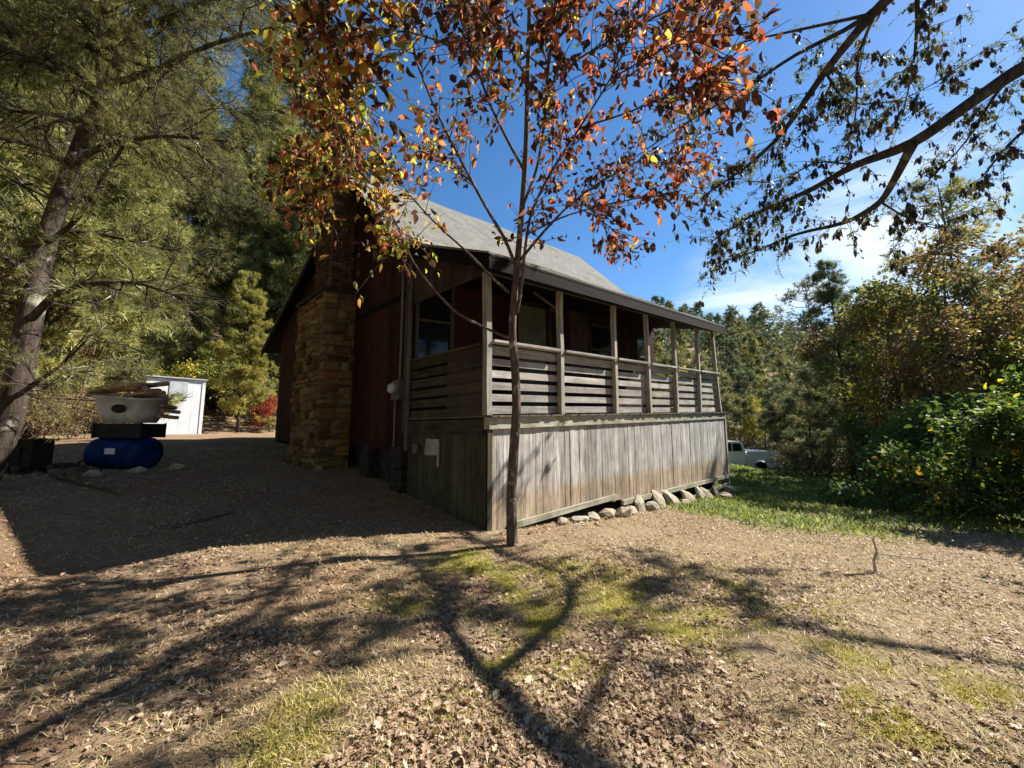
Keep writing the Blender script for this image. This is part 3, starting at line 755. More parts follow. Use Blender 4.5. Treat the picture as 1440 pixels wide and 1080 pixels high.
mb = MB()
mb.box(-.412, .412, -.232, .232, .022, .235)
for z in (0, .09, .18): mb.box(-.42, .42, -.24, -.22, z, z + .07); mb.box(-.42, .42, .22, .24, z, z + .07); mb.box(-.42, -.40, -.22, .22, z, z + .07); mb.box(.40, .42, -.22, .22, z, z + .07)
mb.box(-.4, .4, -.22, .22, .0, .02)
mb.build('slatted_side', M['black'], crate)
for a in (-.43, .40):
    for b in (-.25, .22): mb = MB(); mb.box(a, a + .03, b, b + .03, -.005, .26); mb.build('corner_strut', M['black'], crate)
tub = empty('tub', (bx_ + .02, by_ + .02, bz + .81)); tag(tub, 'dirty white plastic tub with a dark hole in its front, on the black crate', 'tub')
mb = MB(); n = 24; V_ = []; prof = [(.36, .24, 0), (.44, .29, .16), (.50, .33, .40), (.54, .37, .42), (.54, .37, .45), (.48, .31, .44), (.40, .25, .06)]
for a, b, z in prof:
    for k in range(n):
        t = 2 * math.pi * k / n; ct, st_ = math.cos(t), math.sin(t)
        V_.append((a * math.copysign(abs(ct) ** .6, ct), b * math.copysign(abs(st_) ** .6, st_), z + (.03 * math.sin(2 * t) if z > .3 else 0)))
kk = len(prof)
mb.add(V_, [(i * n + q, i * n + (q + 1) % n, (i + 1) * n + (q + 1) % n, (i + 1) * n + q) for i in range(kk - 1) for q in range(n)] + [tuple(range(n))[::-1], tuple((kk - 1) * n + q for q in range(n))], .5)
mb.build('shell', M['white_pl'], tub, smooth=True)
mb = MB(); mb.lathe([(.0, 0), (.07, .0), (.085, .012), (.075, .022), (0, .02)], M=Matrix.Translation((.08, -.315, .24)) @ Matrix.Rotation(R_(98), 4, 'X') @ Matrix.Diagonal((1.5, .9, 1, 1)), n=18); mb.build('hole', M['black'], tub)
def log(c, L, r, rz, ry, label, seed, mt_='firewood', flat=.7):
    rr = random.Random(seed); mb = MB(); n = 7
    ring = [(math.cos(2 * math.pi * k / n) * r * rr.uniform(.75, 1.1), math.sin(2 * math.pi * k / n) * r * flat * rr.uniform(.8, 1.1)) for k in range(n)]
    vs = []
    for i in range(5):
        for a, b in ring: vs.append((-L / 2 + L * i / 4, a + rr.uniform(-.006, .006), b + rr.uniform(-.006, .006)))
    mb.add(vs, [(i * n + q, i * n + (q + 1) % n, (i + 1) * n + (q + 1) % n, (i + 1) * n + q) for i in range(4) for q in range(n)] + [tuple(range(n))[::-1], tuple(4 * n + q for q in range(n))], rr.random())
    o = mb.build('firewood_log', M[mt_]); o.location = c; o.rotation_euler = (0, ry, rz)
    return tag(o, label, 'firewood', 'split logs heaped on the tub')
TZ = bz + 1.22
for i, (dx, dy, dz, L, r, rz, ry) in enumerate([(-.18, -.18, .06, .75, .06, .1, .05), (.15, -.16, .07, .7, .055, -.15, -.12), (-.25, .05, .09, .6, .07, .4, .1), (.2, .08, .08, .8, .06, -.1, 0), (0, .2, .08, .8, .06, .1, .02),
        (-.12, -.08, .18, .7, .06, -.25, -.08), (.22, .0, .17, .6, .07, .35, .12), (.0, .12, .2, .75, .055, .05, .03), (.05, -.05, .27, .7, .05, .2, -.06), (-.2, .05, .30, .5, .07, -.3, .16), (.25, .08, .28, .5, .07, .5, -.2), (-.32, -.12, .2, .5, .08, .7, -.25), (.34, -.1, .2, .45, .07, -.6, .3), (0, -.2, .24, .6, .06, .1, -.1)]):
    log((bx_ + dx, by_ + dy, TZ + dz), L, r, rz, ry, ['split log lying low at the left front of the tub heap', 'split log lying low at the right front of the tub heap', 'stout log at the lower left back of the tub heap', 'long log at the lower right back of the tub heap', 'log along the back rim of the tub heap', 'middle-layer log sloping at the left of the tub heap', 'stubby middle-layer log turned sideways at the right of the tub heap', 'long middle-layer log along the back of the tub heap', 'thin log crossing the centre near the top of the tub heap', 'short thick log at the top left of the tub heap', 'short tilted log at the top right of the tub heap', 'log end jutting past the left rim of the tub', 'tilted log jutting past the right rim of the tub', 'log lying across the very front of the tub heap'][i], 500 + i)
for i, (dx, dz) in enumerate([(.62, .02), (.66, .12), (.60, .2)]):
    o = log((bx_ + dx, by_ + .1, bz + .9 + dz), .3, .05, 1.2 + .2 * i, .1, ['lowest short log stacked beside the right end of the tub', 'middle short log stacked beside the right end of the tub', 'topmost short log stacked beside the right end of the tub'][i], 530 + i)
# black stove at the left
sx, sy = -7.8, 6.2; sz = float(g(sx, sy))
stove = empty('stove', (sx, sy, sz), R_(18)); tag(stove, 'squat black iron stove left beside the leaning pine', 'stove')
mb = MB(); mb.box(-.28, .28, -.22, .22, .10, .48, j=.006); mb.build('body', M['black'], stove)
mb = MB(); mb.box(-.31, .31, -.25, .25, .483, .52, j=.004); mb.build('top_plate', M['black'], stove)
mb = MB(); mb.box(-.16, .16, -.245, -.224, .16, .40); mb.build('door', M['black'], stove)
for a in (-.26, .22):
    for b in (-.2, .16): mb = MB(); mb.box(a, a + .04, b, b + .04, -.02, .10); mb.build('leg', M['black'], stove)
# planks and fallen branches
def plank(p0, p1, w, th, label, mt_='plank'):
    a = np.array(p0); b = np.array(p1); L = np.linalg.norm(b - a); mb = MB()
    mb.box(-L / 2, L / 2, -w / 2, w / 2, 0, th, j=.006); o = mb.build('plank', M[mt_])
    o.location = (a + b) / 2; v = Vector(b - a); o.rotation_euler = (0, -math.asin(v.z / L), math.atan2(v.y, v.x))
    return tag(o, label, 'plank')
def gp(x, y, dz=.0): return (x, y, float(g(x, y)) + dz)
def G(px, py):
    "ground point seen at a photograph pixel"
    r = ray(px, py); t = 1.0
    for t in np.arange(1.0, 40, .02):
        p = np.array([0, 0, H]) + r * t
        if p[2] < float(g(p[0], p[1])): break
    return p
def branch(pts, r0, r1, label, mat_='bark_smooth', twigs=4, name='fallen_branch', seed=3):
    rr = np.random.default_rng(seed); pts = np.array(pts); mb = MB(); k = len(pts)
    mb.tube(pts, np.linspace(r0, r1, k), 6)
    for i in range(twigs):
        f = rr.uniform(.25, .95) * (k - 1); a = pts[int(f)] + (pts[min(int(f) + 1, k - 1)] - pts[int(f)]) * (f % 1)
        d = rr.normal(size=3) * [.16, .16, .05] + [0, 0, .05]; mb.tube([a, a + d * .6, a + d], [r1 * .9, r1 * .7, r1 * .4], 4)
    return tag(mb.build(name, M[mat_]), label, 'branch')
def gpath(pix, dz=.03): return [G(*q) + [0, 0, dz] for q in pix]
branch(gpath([(60, 658), (80, 672), (110, 682), (170, 697)], .05), .045, .02, 'bleached fallen branch lying in the shade in front of the blue barrel', seed=1)
branch(gpath([(20, 668), (50, 664), (105, 660), (140, 668)], .08), .05, .03, 'dark fallen limb in front of the black stove', 'bark_dark', seed=2)
branch(gpath([(240, 745), (280, 735), (330, 722)], .02), .02, .008, 'thin bare stick in the house shadow', seed=4)
branch(gpath([(0, 925), (25, 905), (48, 885)], .02), .012, .006, 'pale thin stick at the left edge of the yard', twigs=1, seed=5)
M['bark_pale'] = bark('pale_bark', (.35, .30, .24), (.60, .54, .45), (.65, .6, .5))
s0 = G(1232, 805); branch([s0 + [0, 0, -.03], s0 + [-.01, 0, .12], s0 + [.03, 0, .2], s0 + [.02, .02, .34]], 0.016, .009, 'pale stick standing upright in the lawn at right', 'bark_pale', twigs=1, name='upright_stick', seed=6)
s0 = G(1190, 812); branch([s0 + [0, 0, .02], s0 + [.2, .03, .02], s0 + [.38, .1, .02]], .010, .005, 'dark twig lying left of the upright stick', 'bark_dark', twigs=1, seed=7)
rb = [(i, *gp(*q)) for i, q in enumerate([(-6.3, 6.6), (-5.9, 6.9), (-7.7, 6.9), (-6.5, 6.1), (-8.4, 6.0)])]
for (i, x, y, z), lab in zip(rb, ('flat field stone right in front of the blue barrel', 'small brown stone right of the blue barrel', 'grey stone between the stove and the blue barrel', 'low stone nearest the camera before the barrel', 'stone at the foot of the leaning pine')):
    mb = MB(); hull(mb, (0, 0, 0), (.16, .12, .09), 14, 700 + i, .3); o = mb.build('rock', M['rock']); o.location = (x, y, z + .03); tag(o, lab, 'rock')

# ------------------------------------------------------------------ pickup truck beyond the porch
tp = P(1083, 655, 24.0); tgz = float(g(tp[0], tp[1]))
TB = tp[2] - .46
truck = empty('pickup_truck', (tp[0], tp[1], TB), R_(180 + 4)); tag(truck, 'white pickup truck parked on the grass beyond the far porch corner', 'truck')
# local +x runs from the tail towards the front
mb = MB()
bed = [(0, .45), (.0, 1.36), (.05, 1.40), (2.05, 1.40), (2.08, 1.36), (2.08, .42), (1.62, .42), (1.60, .62), (1.48, .82), (1.25, .92), (1.02, .82), (.88, .62), (.84, .45)]
for y0 in (-.92, .86): mb.prism(bed, y0, y0 + .06, 'y')
mb.box(.0, .05, -.86, .86, .55, 1.36); mb.box(.0, 2.08, -.86, .86, .72, .76); mb.box(2.02, 2.08, -.86, .86, .5, 1.38)
mb.build('bed', M['truck'], truck)
mb = MB()
cabp = [(2.14, .42), (2.14, 1.36), (2.26, 1.90), (2.40, 1.97), (3.45, 1.97), (3.62, 1.90), (4.15, 1.38), (5.35, 1.26), (5.55, 1.1), (5.6, .5), (5.2, .45), (5.1, .75), (4.85, .92), (4.6, .92), (4.38, .75), (4.3, .42)]
mb.prism(cabp, -.90, .90, 'y'); mb.build('cab', M['truck'], truck)
for ys in (-1, 1):
    mb = MB(); y = .902 * ys
    mb.prism([(2.32, 1.40), (2.42, 1.84), (2.92, 1.86), (2.92, 1.40)], min(y, y + .01 * ys), max(y, y + .01 * ys), 'y')
    mb.prism([(2.99, 1.40), (2.99, 1.86), (3.45, 1.86), (3.85, 1.42)], min(y, y + .01 * ys), max(y, y + .01 * ys), 'y'); mb.build('side_window', M['glass'], truck)
mb = MB(); mb.add([(2.150, -.7, 1.45), (2.150, .7, 1.45), (2.232, .68, 1.84), (2.232, -.68, 1.84)], [(0, 1, 2, 3)]); mb.build('rear_window', M['glass'], truck)
for x in (1.25, 4.73):
    for ys in (-1, 1):
        w_ = empty('wheel', (x, .80 * ys, .40)); w_.parent = truck
        Mx = Matrix.Rotation(R_(90), 4, 'X')
        mb = MB(); mb.lathe([(.22, -.12), (.36, -.13), (.40, -.09), (.40, .09), (.36, .13), (.22, .12)], M=Mx, n=24); mb.build('tyre', M['tyre'], w_, smooth=True)
        mb = MB(); mb.lathe([(0, -.10), (.21, -.11), (.215, .11), (0, .10)], M=Mx, n=20); mb.build('rim', M['rim'], w_)
mb = MB(); mb.box(-.16, -.02, -.9, .9, .5, .66); mb.build('rear_bumper', M['rim'], truck)
for ys in (-.92, .84): mb = MB(); mb.box(-.02, -.001, ys, ys + .08, .95, 1.25); mb.build('tail_light', M['red_lens'], truck)
for ys in (-1, 1): mb = MB(); mb.box(3.75, 3.83, min(.93 * ys, 1.12 * ys), max(.93 * ys, 1.12 * ys), 1.42, 1.62); mb.build('mirror', M['black'], truck)

# ------------------------------------------------------------------ trees
def curve(p0, d, L, n, droop, wig, r):
    "a branch of n points from p0 along d, bending by droop, with wiggle"
    pts = [np.array(p0, float)]; d = nrm(np.array(d, float))
    for i in range(n - 1):
        d = nrm(d + np.array([0, 0, droop]) / n + r.normal(size=3) * wig / n * 2)
        pts.append(pts[-1] + d * L / (n - 1))
    return np.array(pts)
def along(pts, f):
    q = f * (len(pts) - 1); i = min(int(q), len(pts) - 2); return pts[i] + (pts[i + 1] - pts[i]) * (q - i)
def dirat(pts, f):
    i = min(int(f * (len(pts) - 1)), len(pts) - 2); return nrm(pts[i + 1] - pts[i])
def side_dir(d, ang, az):
    a = nrm(np.cross(d, [0.13, 0.21, 0.97])); b = np.cross(d, a)
    return nrm(d * math.cos(ang) + (a * math.cos(az) + b * math.sin(az)) * math.sin(ang))

def pine_geo(Ht, R, seed, h0=.2, tufts=6500, nl=.34, nw=.035, trunk_r=.2, dens_top=1.0, sides=6, shape=1.0):
    r = np.random.default_rng(seed); W = MB()
    tp_ = curve((0, 0, -.3), (0, 0, 1), Ht + .3, 9, 0, .05, r); W.tube(tp_, np.linspace(trunk_r, .02, 9), 8, .5)
    pos = []; dr = []
    hts = np.linspace(h0, .985, int(Ht * 1.9))
    for hf in hts:
        for k in range(r.integers(2, 5)):
            az = r.uniform(0, 6.28); Lb = R * ((1 - hf) / (1 - h0)) ** (.7 * shape) * r.uniform(.55, 1.1) + .35
            if hf < h0 + .12: Lb *= r.uniform(.3, .9)
            b = curve(along(tp_, hf + r.uniform(-.01, .01)), (math.cos(az), math.sin(az), r.uniform(.05, .5)), Lb, 6, -.25, .35, r)
            W.tube(b, np.linspace(.012 + .011 * Lb, .008, 6), 4, .5, False)
            ns = int(3 + Lb * 3.2)
            for j in range(ns):
                f = r.uniform(.3, 1.0); d = side_dir(dirat(b, f), r.uniform(.4, 1.1), r.uniform(-.5, .5) + (0 if r.random() < .5 else math.pi))
                s = curve(along(b, f), d, Lb * .30 * (1.25 - f) + .25, 4, .1, .4, r)
                if j % 2 == 0: W.tube(s, np.linspace(.010, .005, 4), 3, .5, False)
                for q in range(4):
                    pos.append(along(s, r.uniform(.3, 1)) + r.normal(size=3) * .07); dr.append(nrm(dirat(s, .9) + r.normal(size=3) * .35 + [0, 0, .15]))
    pos = np.array(pos); dr = np.array(dr)
    if len(pos) > tufts:
        idx = r.choice(len(pos), tufts, False); pos, dr = pos[idx], dr[idx]
    else:
        m_ = r.integers(0, len(pos), tufts - len(pos)); pos = np.concatenate([pos, pos[m_] + r.normal(size=(len(m_), 3)) * .12]); dr = np.concatenate([dr, nrm(dr[m_] + r.normal(size=(len(m_), 3)) * .4)])
    tv, tf = tuft(6, 1.0, nw / nl, seed)
    N = len(pos); clump = vnoise(pos[:, 0] + pos[:, 2], pos[:, 1] - pos[:, 2] * .7, 1.1, seed)
    tint = np.clip(.45 + clump * .7 + r.normal(size=N) * .16, 0, 1)
    cm = scatter('crown', tv, tf, pos, dr, r.normal(size=(N, 3)), nl * r.uniform(.7, 1.2, N), tint)
    return W.mesh('trunk', smooth=True), cm

def leafy_geo(Ht, R, seed, h0=.3, leaves=14000, ls=.17, trunk_r=.14, spread=.8, n1=13, droop=.05, lobed=False, low=0.0, stems=1, cz=.62):
    r = np.random.default_rng(seed); W = MB(); P3 = []; D3 = []
    for s_ in range(stems):
        off = np.array([r.normal() * .25, r.normal() * .25, -.2]) if stems > 1 else np.array([0, 0, -.2])
        tdir = (0, 0, 1) if stems == 1 else (r.normal() * .35, r.normal() * .35, 1)
        tk = curve(off, tdir, Ht * (.85 if stems == 1 else r.uniform(.6, .9)), 9, .1, .22, r); W.tube(tk, np.linspace(trunk_r, trunk_r * .12, 9), 7, .5)
        for i in range(n1 // stems + 1):
            hf = r.uniform(h0, 1.0); az = r.uniform(0, 6.28)
            e = math.sin(math.pi * min(1, (hf - low) / (1.12 - low)) ** .8)
            L1 = R * max(.35, e) * r.uniform(.7, 1.15)
            b = curve(along(tk, hf), (math.cos(az), math.sin(az), spread * r.uniform(.3, 1.3)), L1, 6, droop, .5, r)
            W.tube(b, np.linspace(trunk_r * .42 * (1.2 - hf), .012, 6), 5, .5, False)
            for j in range(6):
                f = r.uniform(.3, 1); c = curve(along(b, f), side_dir(dirat(b, f), r.uniform(.4, 1.0), r.uniform(0, 6.28)), L1 * .42 * (1.3 - f) + .2, 5, .05, .5, r)
                W.tube(c, np.linspace(.014, .006, 5), 4, .5, False)
                for k in range(4):
                    f2 = r.uniform(.35, 1); d = curve(along(c, f2), side_dir(dirat(c, f2), r.uniform(.4, 1.1), r.uniform(0, 6.28)), r.uniform(.3, .7) * R * .25, 4, -.1, .4, r)
                    if k < 2: W.tube(d, np.linspace(.007, .003, 4), 3, .5, False)
                    P3.append(d)
    per = max(1, leaves // len(P3)); pos = []; dr = []
    for d in P3:
        cnt = int(per * r.uniform(.3, 1.7))
        for _ in range(cnt):
            f = r.uniform(.1, 1); pos.append(along(d, f) + r.normal(size=3) * ls * .9); dr.append(dirat(d, f) + r.normal(size=3) * .7 + [0, 0, -.35])
    pos = np.array(pos); dr = np.array(dr); N = len(pos)
    clump = vnoise(pos[:, 0] + pos[:, 2] * .6, pos[:, 1] - pos[:, 2] * .8, R * .35, seed)
    tint = np.clip(.45 + clump * .6 + r.normal(size=N) * .2, 0, 1)
    tv, tf = (LEAF_V, LEAF_F) if lobed else (RHO_V, RHO_F)
    cm = scatter('crown', tv, tf, pos, dr, r.normal(size=(N, 3)) * .7 + [0, 0, 1], ls * r.uniform(.6, 1.25, N), tint)
    return W.mesh('trunk', smooth=True), cm

GEO = {
 'pineA': pine_geo(21, 4.2, 11, .12, 11000, .40, .05, .24),
 'pineB': pine_geo(16, 3.4, 12, .10, 9000, .36, .045, .18),
 'pineC': pine_geo(11, 3.0, 13, .30, 5200, .30, .04, .13, shape=.8),
 'scrag': pine_geo(13, 3.2, 14, .35, 1900, .30, .035, .12, shape=.7),
 'leafA': leafy_geo(13, 4.2, 21, .25, 15000, .20, .17),
 'leafB': leafy_geo(10, 3.4, 22, .2, 6000, .17, .12),
 'leafC': leafy_geo(7, 2.6, 23, .12, 11000, .15, .09, n1=16),
 'bare': leafy_geo(14, 3.6, 24, .3, 900, .12, .15, n1=15, spread=1.2),
 'bush': leafy_geo(2.6, 1.6, 25, .05, 9000, .10, .035, n1=18, stems=4, low=-.3),
 'thicket': leafy_geo(2.2, 1.5, 26, .05, 3200, .08, .025, n1=20, stems=5, low=-.3),
}
def set_mat(o, m):
    o.material_slots[0].link = 'OBJECT'; o.material_slots[0].material = m
for k_, (a, b) in GEO.items(): a.materials.append(M['bark_pine']); b.materials.append(M['needle_grey'])
def tree(kind, x, y, s, leaf, bk, name, label, cat, group, rz=None, z=None):
    tk, cm = GEO[kind]
    rt = empty(name, (x, y, float(g(x, y)) if z is None else z), random.uniform(0, 6.28) if rz is None else rz)
    rt.scale = (s, s, s * random.uniform(.95, 1.08)); tag(rt, label, cat, group)
    for nm, me, m in (('trunk', tk, bk), ('crown', cm, leaf)):
        o = bpy.data.objects.new(nm, me); COL.objects.link(o); o.parent = rt; set_mat(o, M[m])
    return rt
def T(kind, px, dist, s, leaf, bk, name, label, cat, group=None, rz=None):
    "tree whose foot stands at picture column px, dist metres ahead"
    return tree(kind, (px - 720) / FPX * dist * .995, dist, s, leaf, bk, name, label, cat, group, rz)

# -- left: wooded bank behind the yard
GL = 'tall pines on the wooded bank at left'
lab_pine = 'tall grey-green pine on the wooded bank at left'
for px_, d_, k_, s_, lf in [(-560, 13, 'pineA', .9, 'needle_grey'), (-250, 16, 'pineA', .95, 'needle_grey'), (-40, 19, 'pineB', 1.1, 'needle_grey'), (70, 20, 'pineB', .95, 'needle_grey'),
        (150, 22, 'pineA', 1.0, 'needle_grey'), (215, 27, 'pineA', 1.1, 'needle_grey'), (320, 30, 'pineA', 1.1, 'needle_grey'), (440, 38, 'pineA', 1.2, 'needle_grey'), (375, 36, 'pineA', 1.1, 'needle_grey'), (500, 36, 'pineB', 1.0, 'needle_grey'),
        (270, 38, 'pineA', 1.1, 'needle_grey'), (120, 34, 'pineA', 1.15, 'needle_grey'), (0, 30, 'pineA', 1.1, 'needle_grey'), (-150, 26, 'pineA', 1.1, 'needle_grey'), (-400, 22, 'pineA', 1.0, 'needle_grey')]:
    T(k_, px_, d_, s_, lf, 'bark_pine', 'pine_tree', lab_pine, 'pine tree', GL)
T('pineB', 335, 20, .55, 'needle_yellow', 'bark_pine', 'pine_tree', 'bushy yellow-green pine behind the pale metal shed', 'pine tree')
T('pineC', 255, 23.5, .72, 'needle_yellow', 'bark_pine', 'pine_tree', 'smaller yellow-green pine left of and behind the metal shed', 'pine tree')
for px_, d_, s_, lf in [(-60, 13, .8, 'leaf_olive'), (60, 18, .8, 'leaf_rust'), (110, 14, .55, 'leaf_olive'), (190, 20, .7, 'leaf_olive'), (20, 11, .55, 'leaf_rust'), (-160, 9.5, .7, 'leaf_olive'), (300, 33, 1.0, 'leaf_olive')]:
    T('leafB', px_, d_, s_, lf, 'bark_smooth', 'broadleaf_tree', 'thin rusty-olive broadleaf tree among the pines on the left bank', 'tree', 'thin broadleaf trees on the left bank')
for px_, d_, s_ in [(300, 24, 1.3), (335, 25, 1.5), (365, 23, 1.3), (395, 26, 1.6), (430, 25, 1.5)]:
    T('bush', px_, d_, s_, 'leaf_olive', 'bark_smooth', 'shrub', 'grey-green shrub in the row between the shed and the cabin', 'shrub', 'grey-green shrubs behind the sunlit strip of yard')
for px_, d_, s_ in [(215, 20.5, 1.05), (165, 19, .95), (240, 22, 1.2), (285, 23, 1.5), (320, 22.5, 1.35)]:
    T('bush', px_, d_, s_, 'leaf_yellow', 'bark_smooth', 'shrub', 'bright yellow-green shrub behind the shed and barrel pile', 'shrub', 'yellow-green shrubs behind the shed')
T('bush', 388, 22, .75, 'leaf_red', 'bark_smooth', 'shrub', 'small red-leaved shrub beside the left eave of the cabin', 'shrub')
for px_, d_, s_ in [(20, 10, .8), (75, 12, .9), (115, 12.5, .8), (-60, 9, .9), (150, 16, 1.0), (-140, 8, .9)]:
    T('thicket', px_, d_, s_, 'leaf_rust', 'bark_smooth', 'undergrowth_shrub', 'low rusty undergrowth shrub behind the leaning pine', 'shrub', 'rusty undergrowth on the left bank')

for i, (x_, y_, s_) in enumerate([(-9, -6, 1.0), (-3, -9, 1.1), (3, -10, 1.0), (9, -8, 1.1), (-14, -2, 1.0), (-15, 4, 1.0), (-6, -13, 1.1), (6, -14, 1.1), (-20, -8, 1.1), (14, -13, 1.1), (0, -16, 1.1), (-12, -12, 1.1), (-19, 9, 1.0), (17, -7, 1.0)]):  # unseen pines, added to block sky fill on the gable
    tree('pineA' if i % 2 else 'pineB', x_, y_, s_ * (1 if i % 2 else 1.2), 'needle_grey', 'bark_pine', 'pine_tree', 'unseen tall pine added to block sky light behind the photographer, outside the picture', 'pine tree', 'unseen pines added behind the photographer')
T('pineA', 452, 27, 1.05, 'needle_grey', 'bark_pine', 'pine_tree', 'tall pine showing through the gap left of the chimney top', 'pine tree')
T('pineA', 345, 30, 1.5, 'needle_grey', 'bark_pine', 'pine_tree', 'tallest pine above the shed, filling the sky left of the maple', 'pine tree')
T('pineA', 398, 34, 1.55, 'needle_grey', 'bark_pine', 'pine_tree', 'very tall pine between the shed and the cabin eave', 'pine tree')
GL2 = 'near pines of the left bank'
for i, (px_, d_, k_, s_) in enumerate([(40, 10.5, 'pineB', .95), (55, 15, 'pineB', .95), (352, 29, 'pineA', 1.15), (110, 18, 'pineA', 1.0), (420, 31, 'pineA', 1.2), (215, 25, 'pineA', 1.1), (500, 30, 'pineA', 1.1), (-90, 12, 'pineA', .9)]):
    T(k_, px_, d_, s_, 'needle_grey', 'bark_pine', 'pine_tree', ['dense pine nearest behind the leaning pine, left', 'pine second behind the leaning pine, left', 'broad pine just left of the cabin, above the shed', 'tall pine behind the barrel pile, left of the shed', 'tall pine behind the left eave of the cabin', 'tall pine right behind the metal shed', 'tall pine behind the chimney top', 'pine beyond the left edge of the picture'][i], 'pine tree', GL2)

# -- right: edge of the lawn and hillside
for px_, d_, s_ in [(1098, 26, .5), (1136, 21, .5), (1060, 36, .7), (1168, 27, .66)]:
    T('pineC', px_, d_, s_, 'needle_blue', 'bark_dark', 'pine_tree', 'slender blue-green pine standing beyond the lawn right of the truck', 'pine tree', 'slender pines beyond the truck')
T('pineB', 1194, 17.5, .62, 'needle_blue', 'bark_dark', 'pine_tree', 'dark-trunked pine with layered crown at the far edge of the lawn', 'pine tree')
T('scrag', 1375, 15.5, .98, 'needle_grey', 'bark_dark', 'pine_tree', 'tall scraggy pine with sparse crown against the white cloud', 'pine tree')
T('bare', 1290, 18, .62, 'leaf_rust', 'bark_smooth', 'bare_tree', 'nearly bare tree with a few rusty leaves right of the layered pine', 'tree')
T('bare', 1245, 23, .66, 'leaf_rust', 'bark_smooth', 'bare_tree', 'bare-twigged tree behind the layered pine', 'tree')
for px_, d_, k_, s_, lf in [(1245, 20, 'leafB', .7, 'leaf_rust'), (1305, 18, 'leafB', .78, 'leaf_rust'), (1280, 24, 'leafA', .62, 'leaf_rust'), (1225, 26, 'leafB', .85, 'leaf_olive'), (1350, 21, 'leafA', .6, 'leaf_rust'), (1180, 23, 'leafB', .6, 'leaf_rust'), (1265, 15.5, 'leafB', .5, 'leaf_olive'), (1150, 30, 'leafB', .7, 'leaf_rust'), (1210, 30, 'leafA', .62, 'leaf_rust')]:
    T(k_, px_, d_, s_, lf, 'bark_smooth', 'broadleaf_tree', 'rusty-brown autumn tree at the far edge of the lawn', 'tree', 'rusty autumn trees beyond the lawn')
for px_, d_, k_, s_, lf, lb in [(1162, 19, 'scrag', .78, 'needle_blue', 'airy pine with a layered top just left of the dark-trunked pine'), (1222, 16.5, 'leafB', .88, 'leaf_rust', 'thin rusty sapling just right of the dark-trunked pine'),
        (1258, 15, 'leafB', .86, 'leaf_yellow', 'airy gold-leaved sapling at the middle of the lawn edge'), (1300, 14, 'leafB', .92, 'leaf_olive', 'airy olive sapling left of the olive-leaved tree'), (1335, 13.2, 'leafB', .95, 'leaf_rust', 'airy rusty sapling against the olive-leaved tree'),
        (1275, 20, 'bare', .85, 'leaf_rust', 'bare grey-twigged tree behind the gold-leaved sapling'), (1330, 19, 'bare', .95, 'leaf_rust', 'bare tree left of the tall scraggy pine')]:
    T(k_, px_, d_, s_, lf, 'bark_smooth', 'sapling' if k_ == 'leafB' else 'tree', lb, 'tree')
T('leafC', 1352, 12.5, .66, 'leaf_olive', 'bark_smooth', 'broadleaf_tree', 'olive-leaved small tree at the right edge of the lawn', 'tree')
T('leafC', 1420, 13, .95, 'leaf_green', 'bark_smooth', 'broadleaf_tree', 'dense green tree rising behind the big right-hand shrub', 'tree')
T('leafC', 1500, 11, .86, 'leaf_yellow', 'bark_smooth', 'broadleaf_tree', 'tall yellow-green tree at the right edge of the picture', 'tree')
for px_, d_, s_ in [(1120, 21, .9), (1155, 20, .9), (1185, 19, .85), (1215, 18, .95), (1250, 17, 1.0), (1290, 16, 1.0), (1120, 25, 1.0), (1100, 29, 1.1), (1325, 14, 1.0), (1225, 20, 1.1), (1270, 19, 1.1), (1060, 31, 1.2), (1040, 33, 1.3)]:
    T('thicket', px_, d_, s_ * 1.15, 'leaf_olive', 'bark_smooth', 'undergrowth_shrub', 'brown-olive thicket shrub lining the far edge of the lawn', 'shrub', 'thicket along the edge of the lawn')
for px_, d_, k_, s_, lf in [(1035, 44, 'pineA', .5, 'needle_blue'), (1065, 47, 'pineB', .7, 'needle_grey'), (1000, 50, 'pineA', .55, 'needle_blue'), (1105, 42, 'pineB', .62, 'needle_grey'), (1145, 40, 'pineA', .55, 'needle_grey'), (1180, 38, 'pineB', .75, 'needle_blue'), (960, 48, 'pineA', .62, 'needle_grey'), (925, 44, 'pineA', .6, 'needle_grey'),
        (1230, 36, 'pineA', .7, 'needle_grey'), (1290, 33, 'pineA', .68, 'needle_grey'), (1350, 30, 'pineB', .8, 'needle_grey'), (1420, 26, 'pineA', .62, 'needle_grey'), (1500, 22, 'pineA', .6, 'needle_grey'), (1580, 18, 'pineA', .6, 'needle_grey'), (890, 50, 'pineA', .62, 'needle_grey'), (850, 60, 'pineA', .62, 'needle_grey')]:
    T(k_, px_, d_, s_, lf, 'bark_dark', 'pine_tree', 'mid-distance pine rising behind the thicket at the foot of the hill', 'pine tree', 'pines at the foot of the hill')
for px_, d_, s_ in [(950, 30, .62), (985, 33, .62), (930, 28, .5), (1010, 36, .62), (1040, 30, .42), (1075, 29, .45), (1118, 26, .40), (1150, 24, .40), (1090, 33, .5)]:
    T('leafA', px_, d_, s_, 'leaf_yellow' if px_ in (930, 1075, 1150) else 'leaf_olive', 'bark_smooth', 'broadleaf_tree', ('small yellow-green' if px_ in (930, 1075, 1150) else 'small olive-green') + ' tree in the row behind the far porch end', 'tree', 'trees seen through the porch')

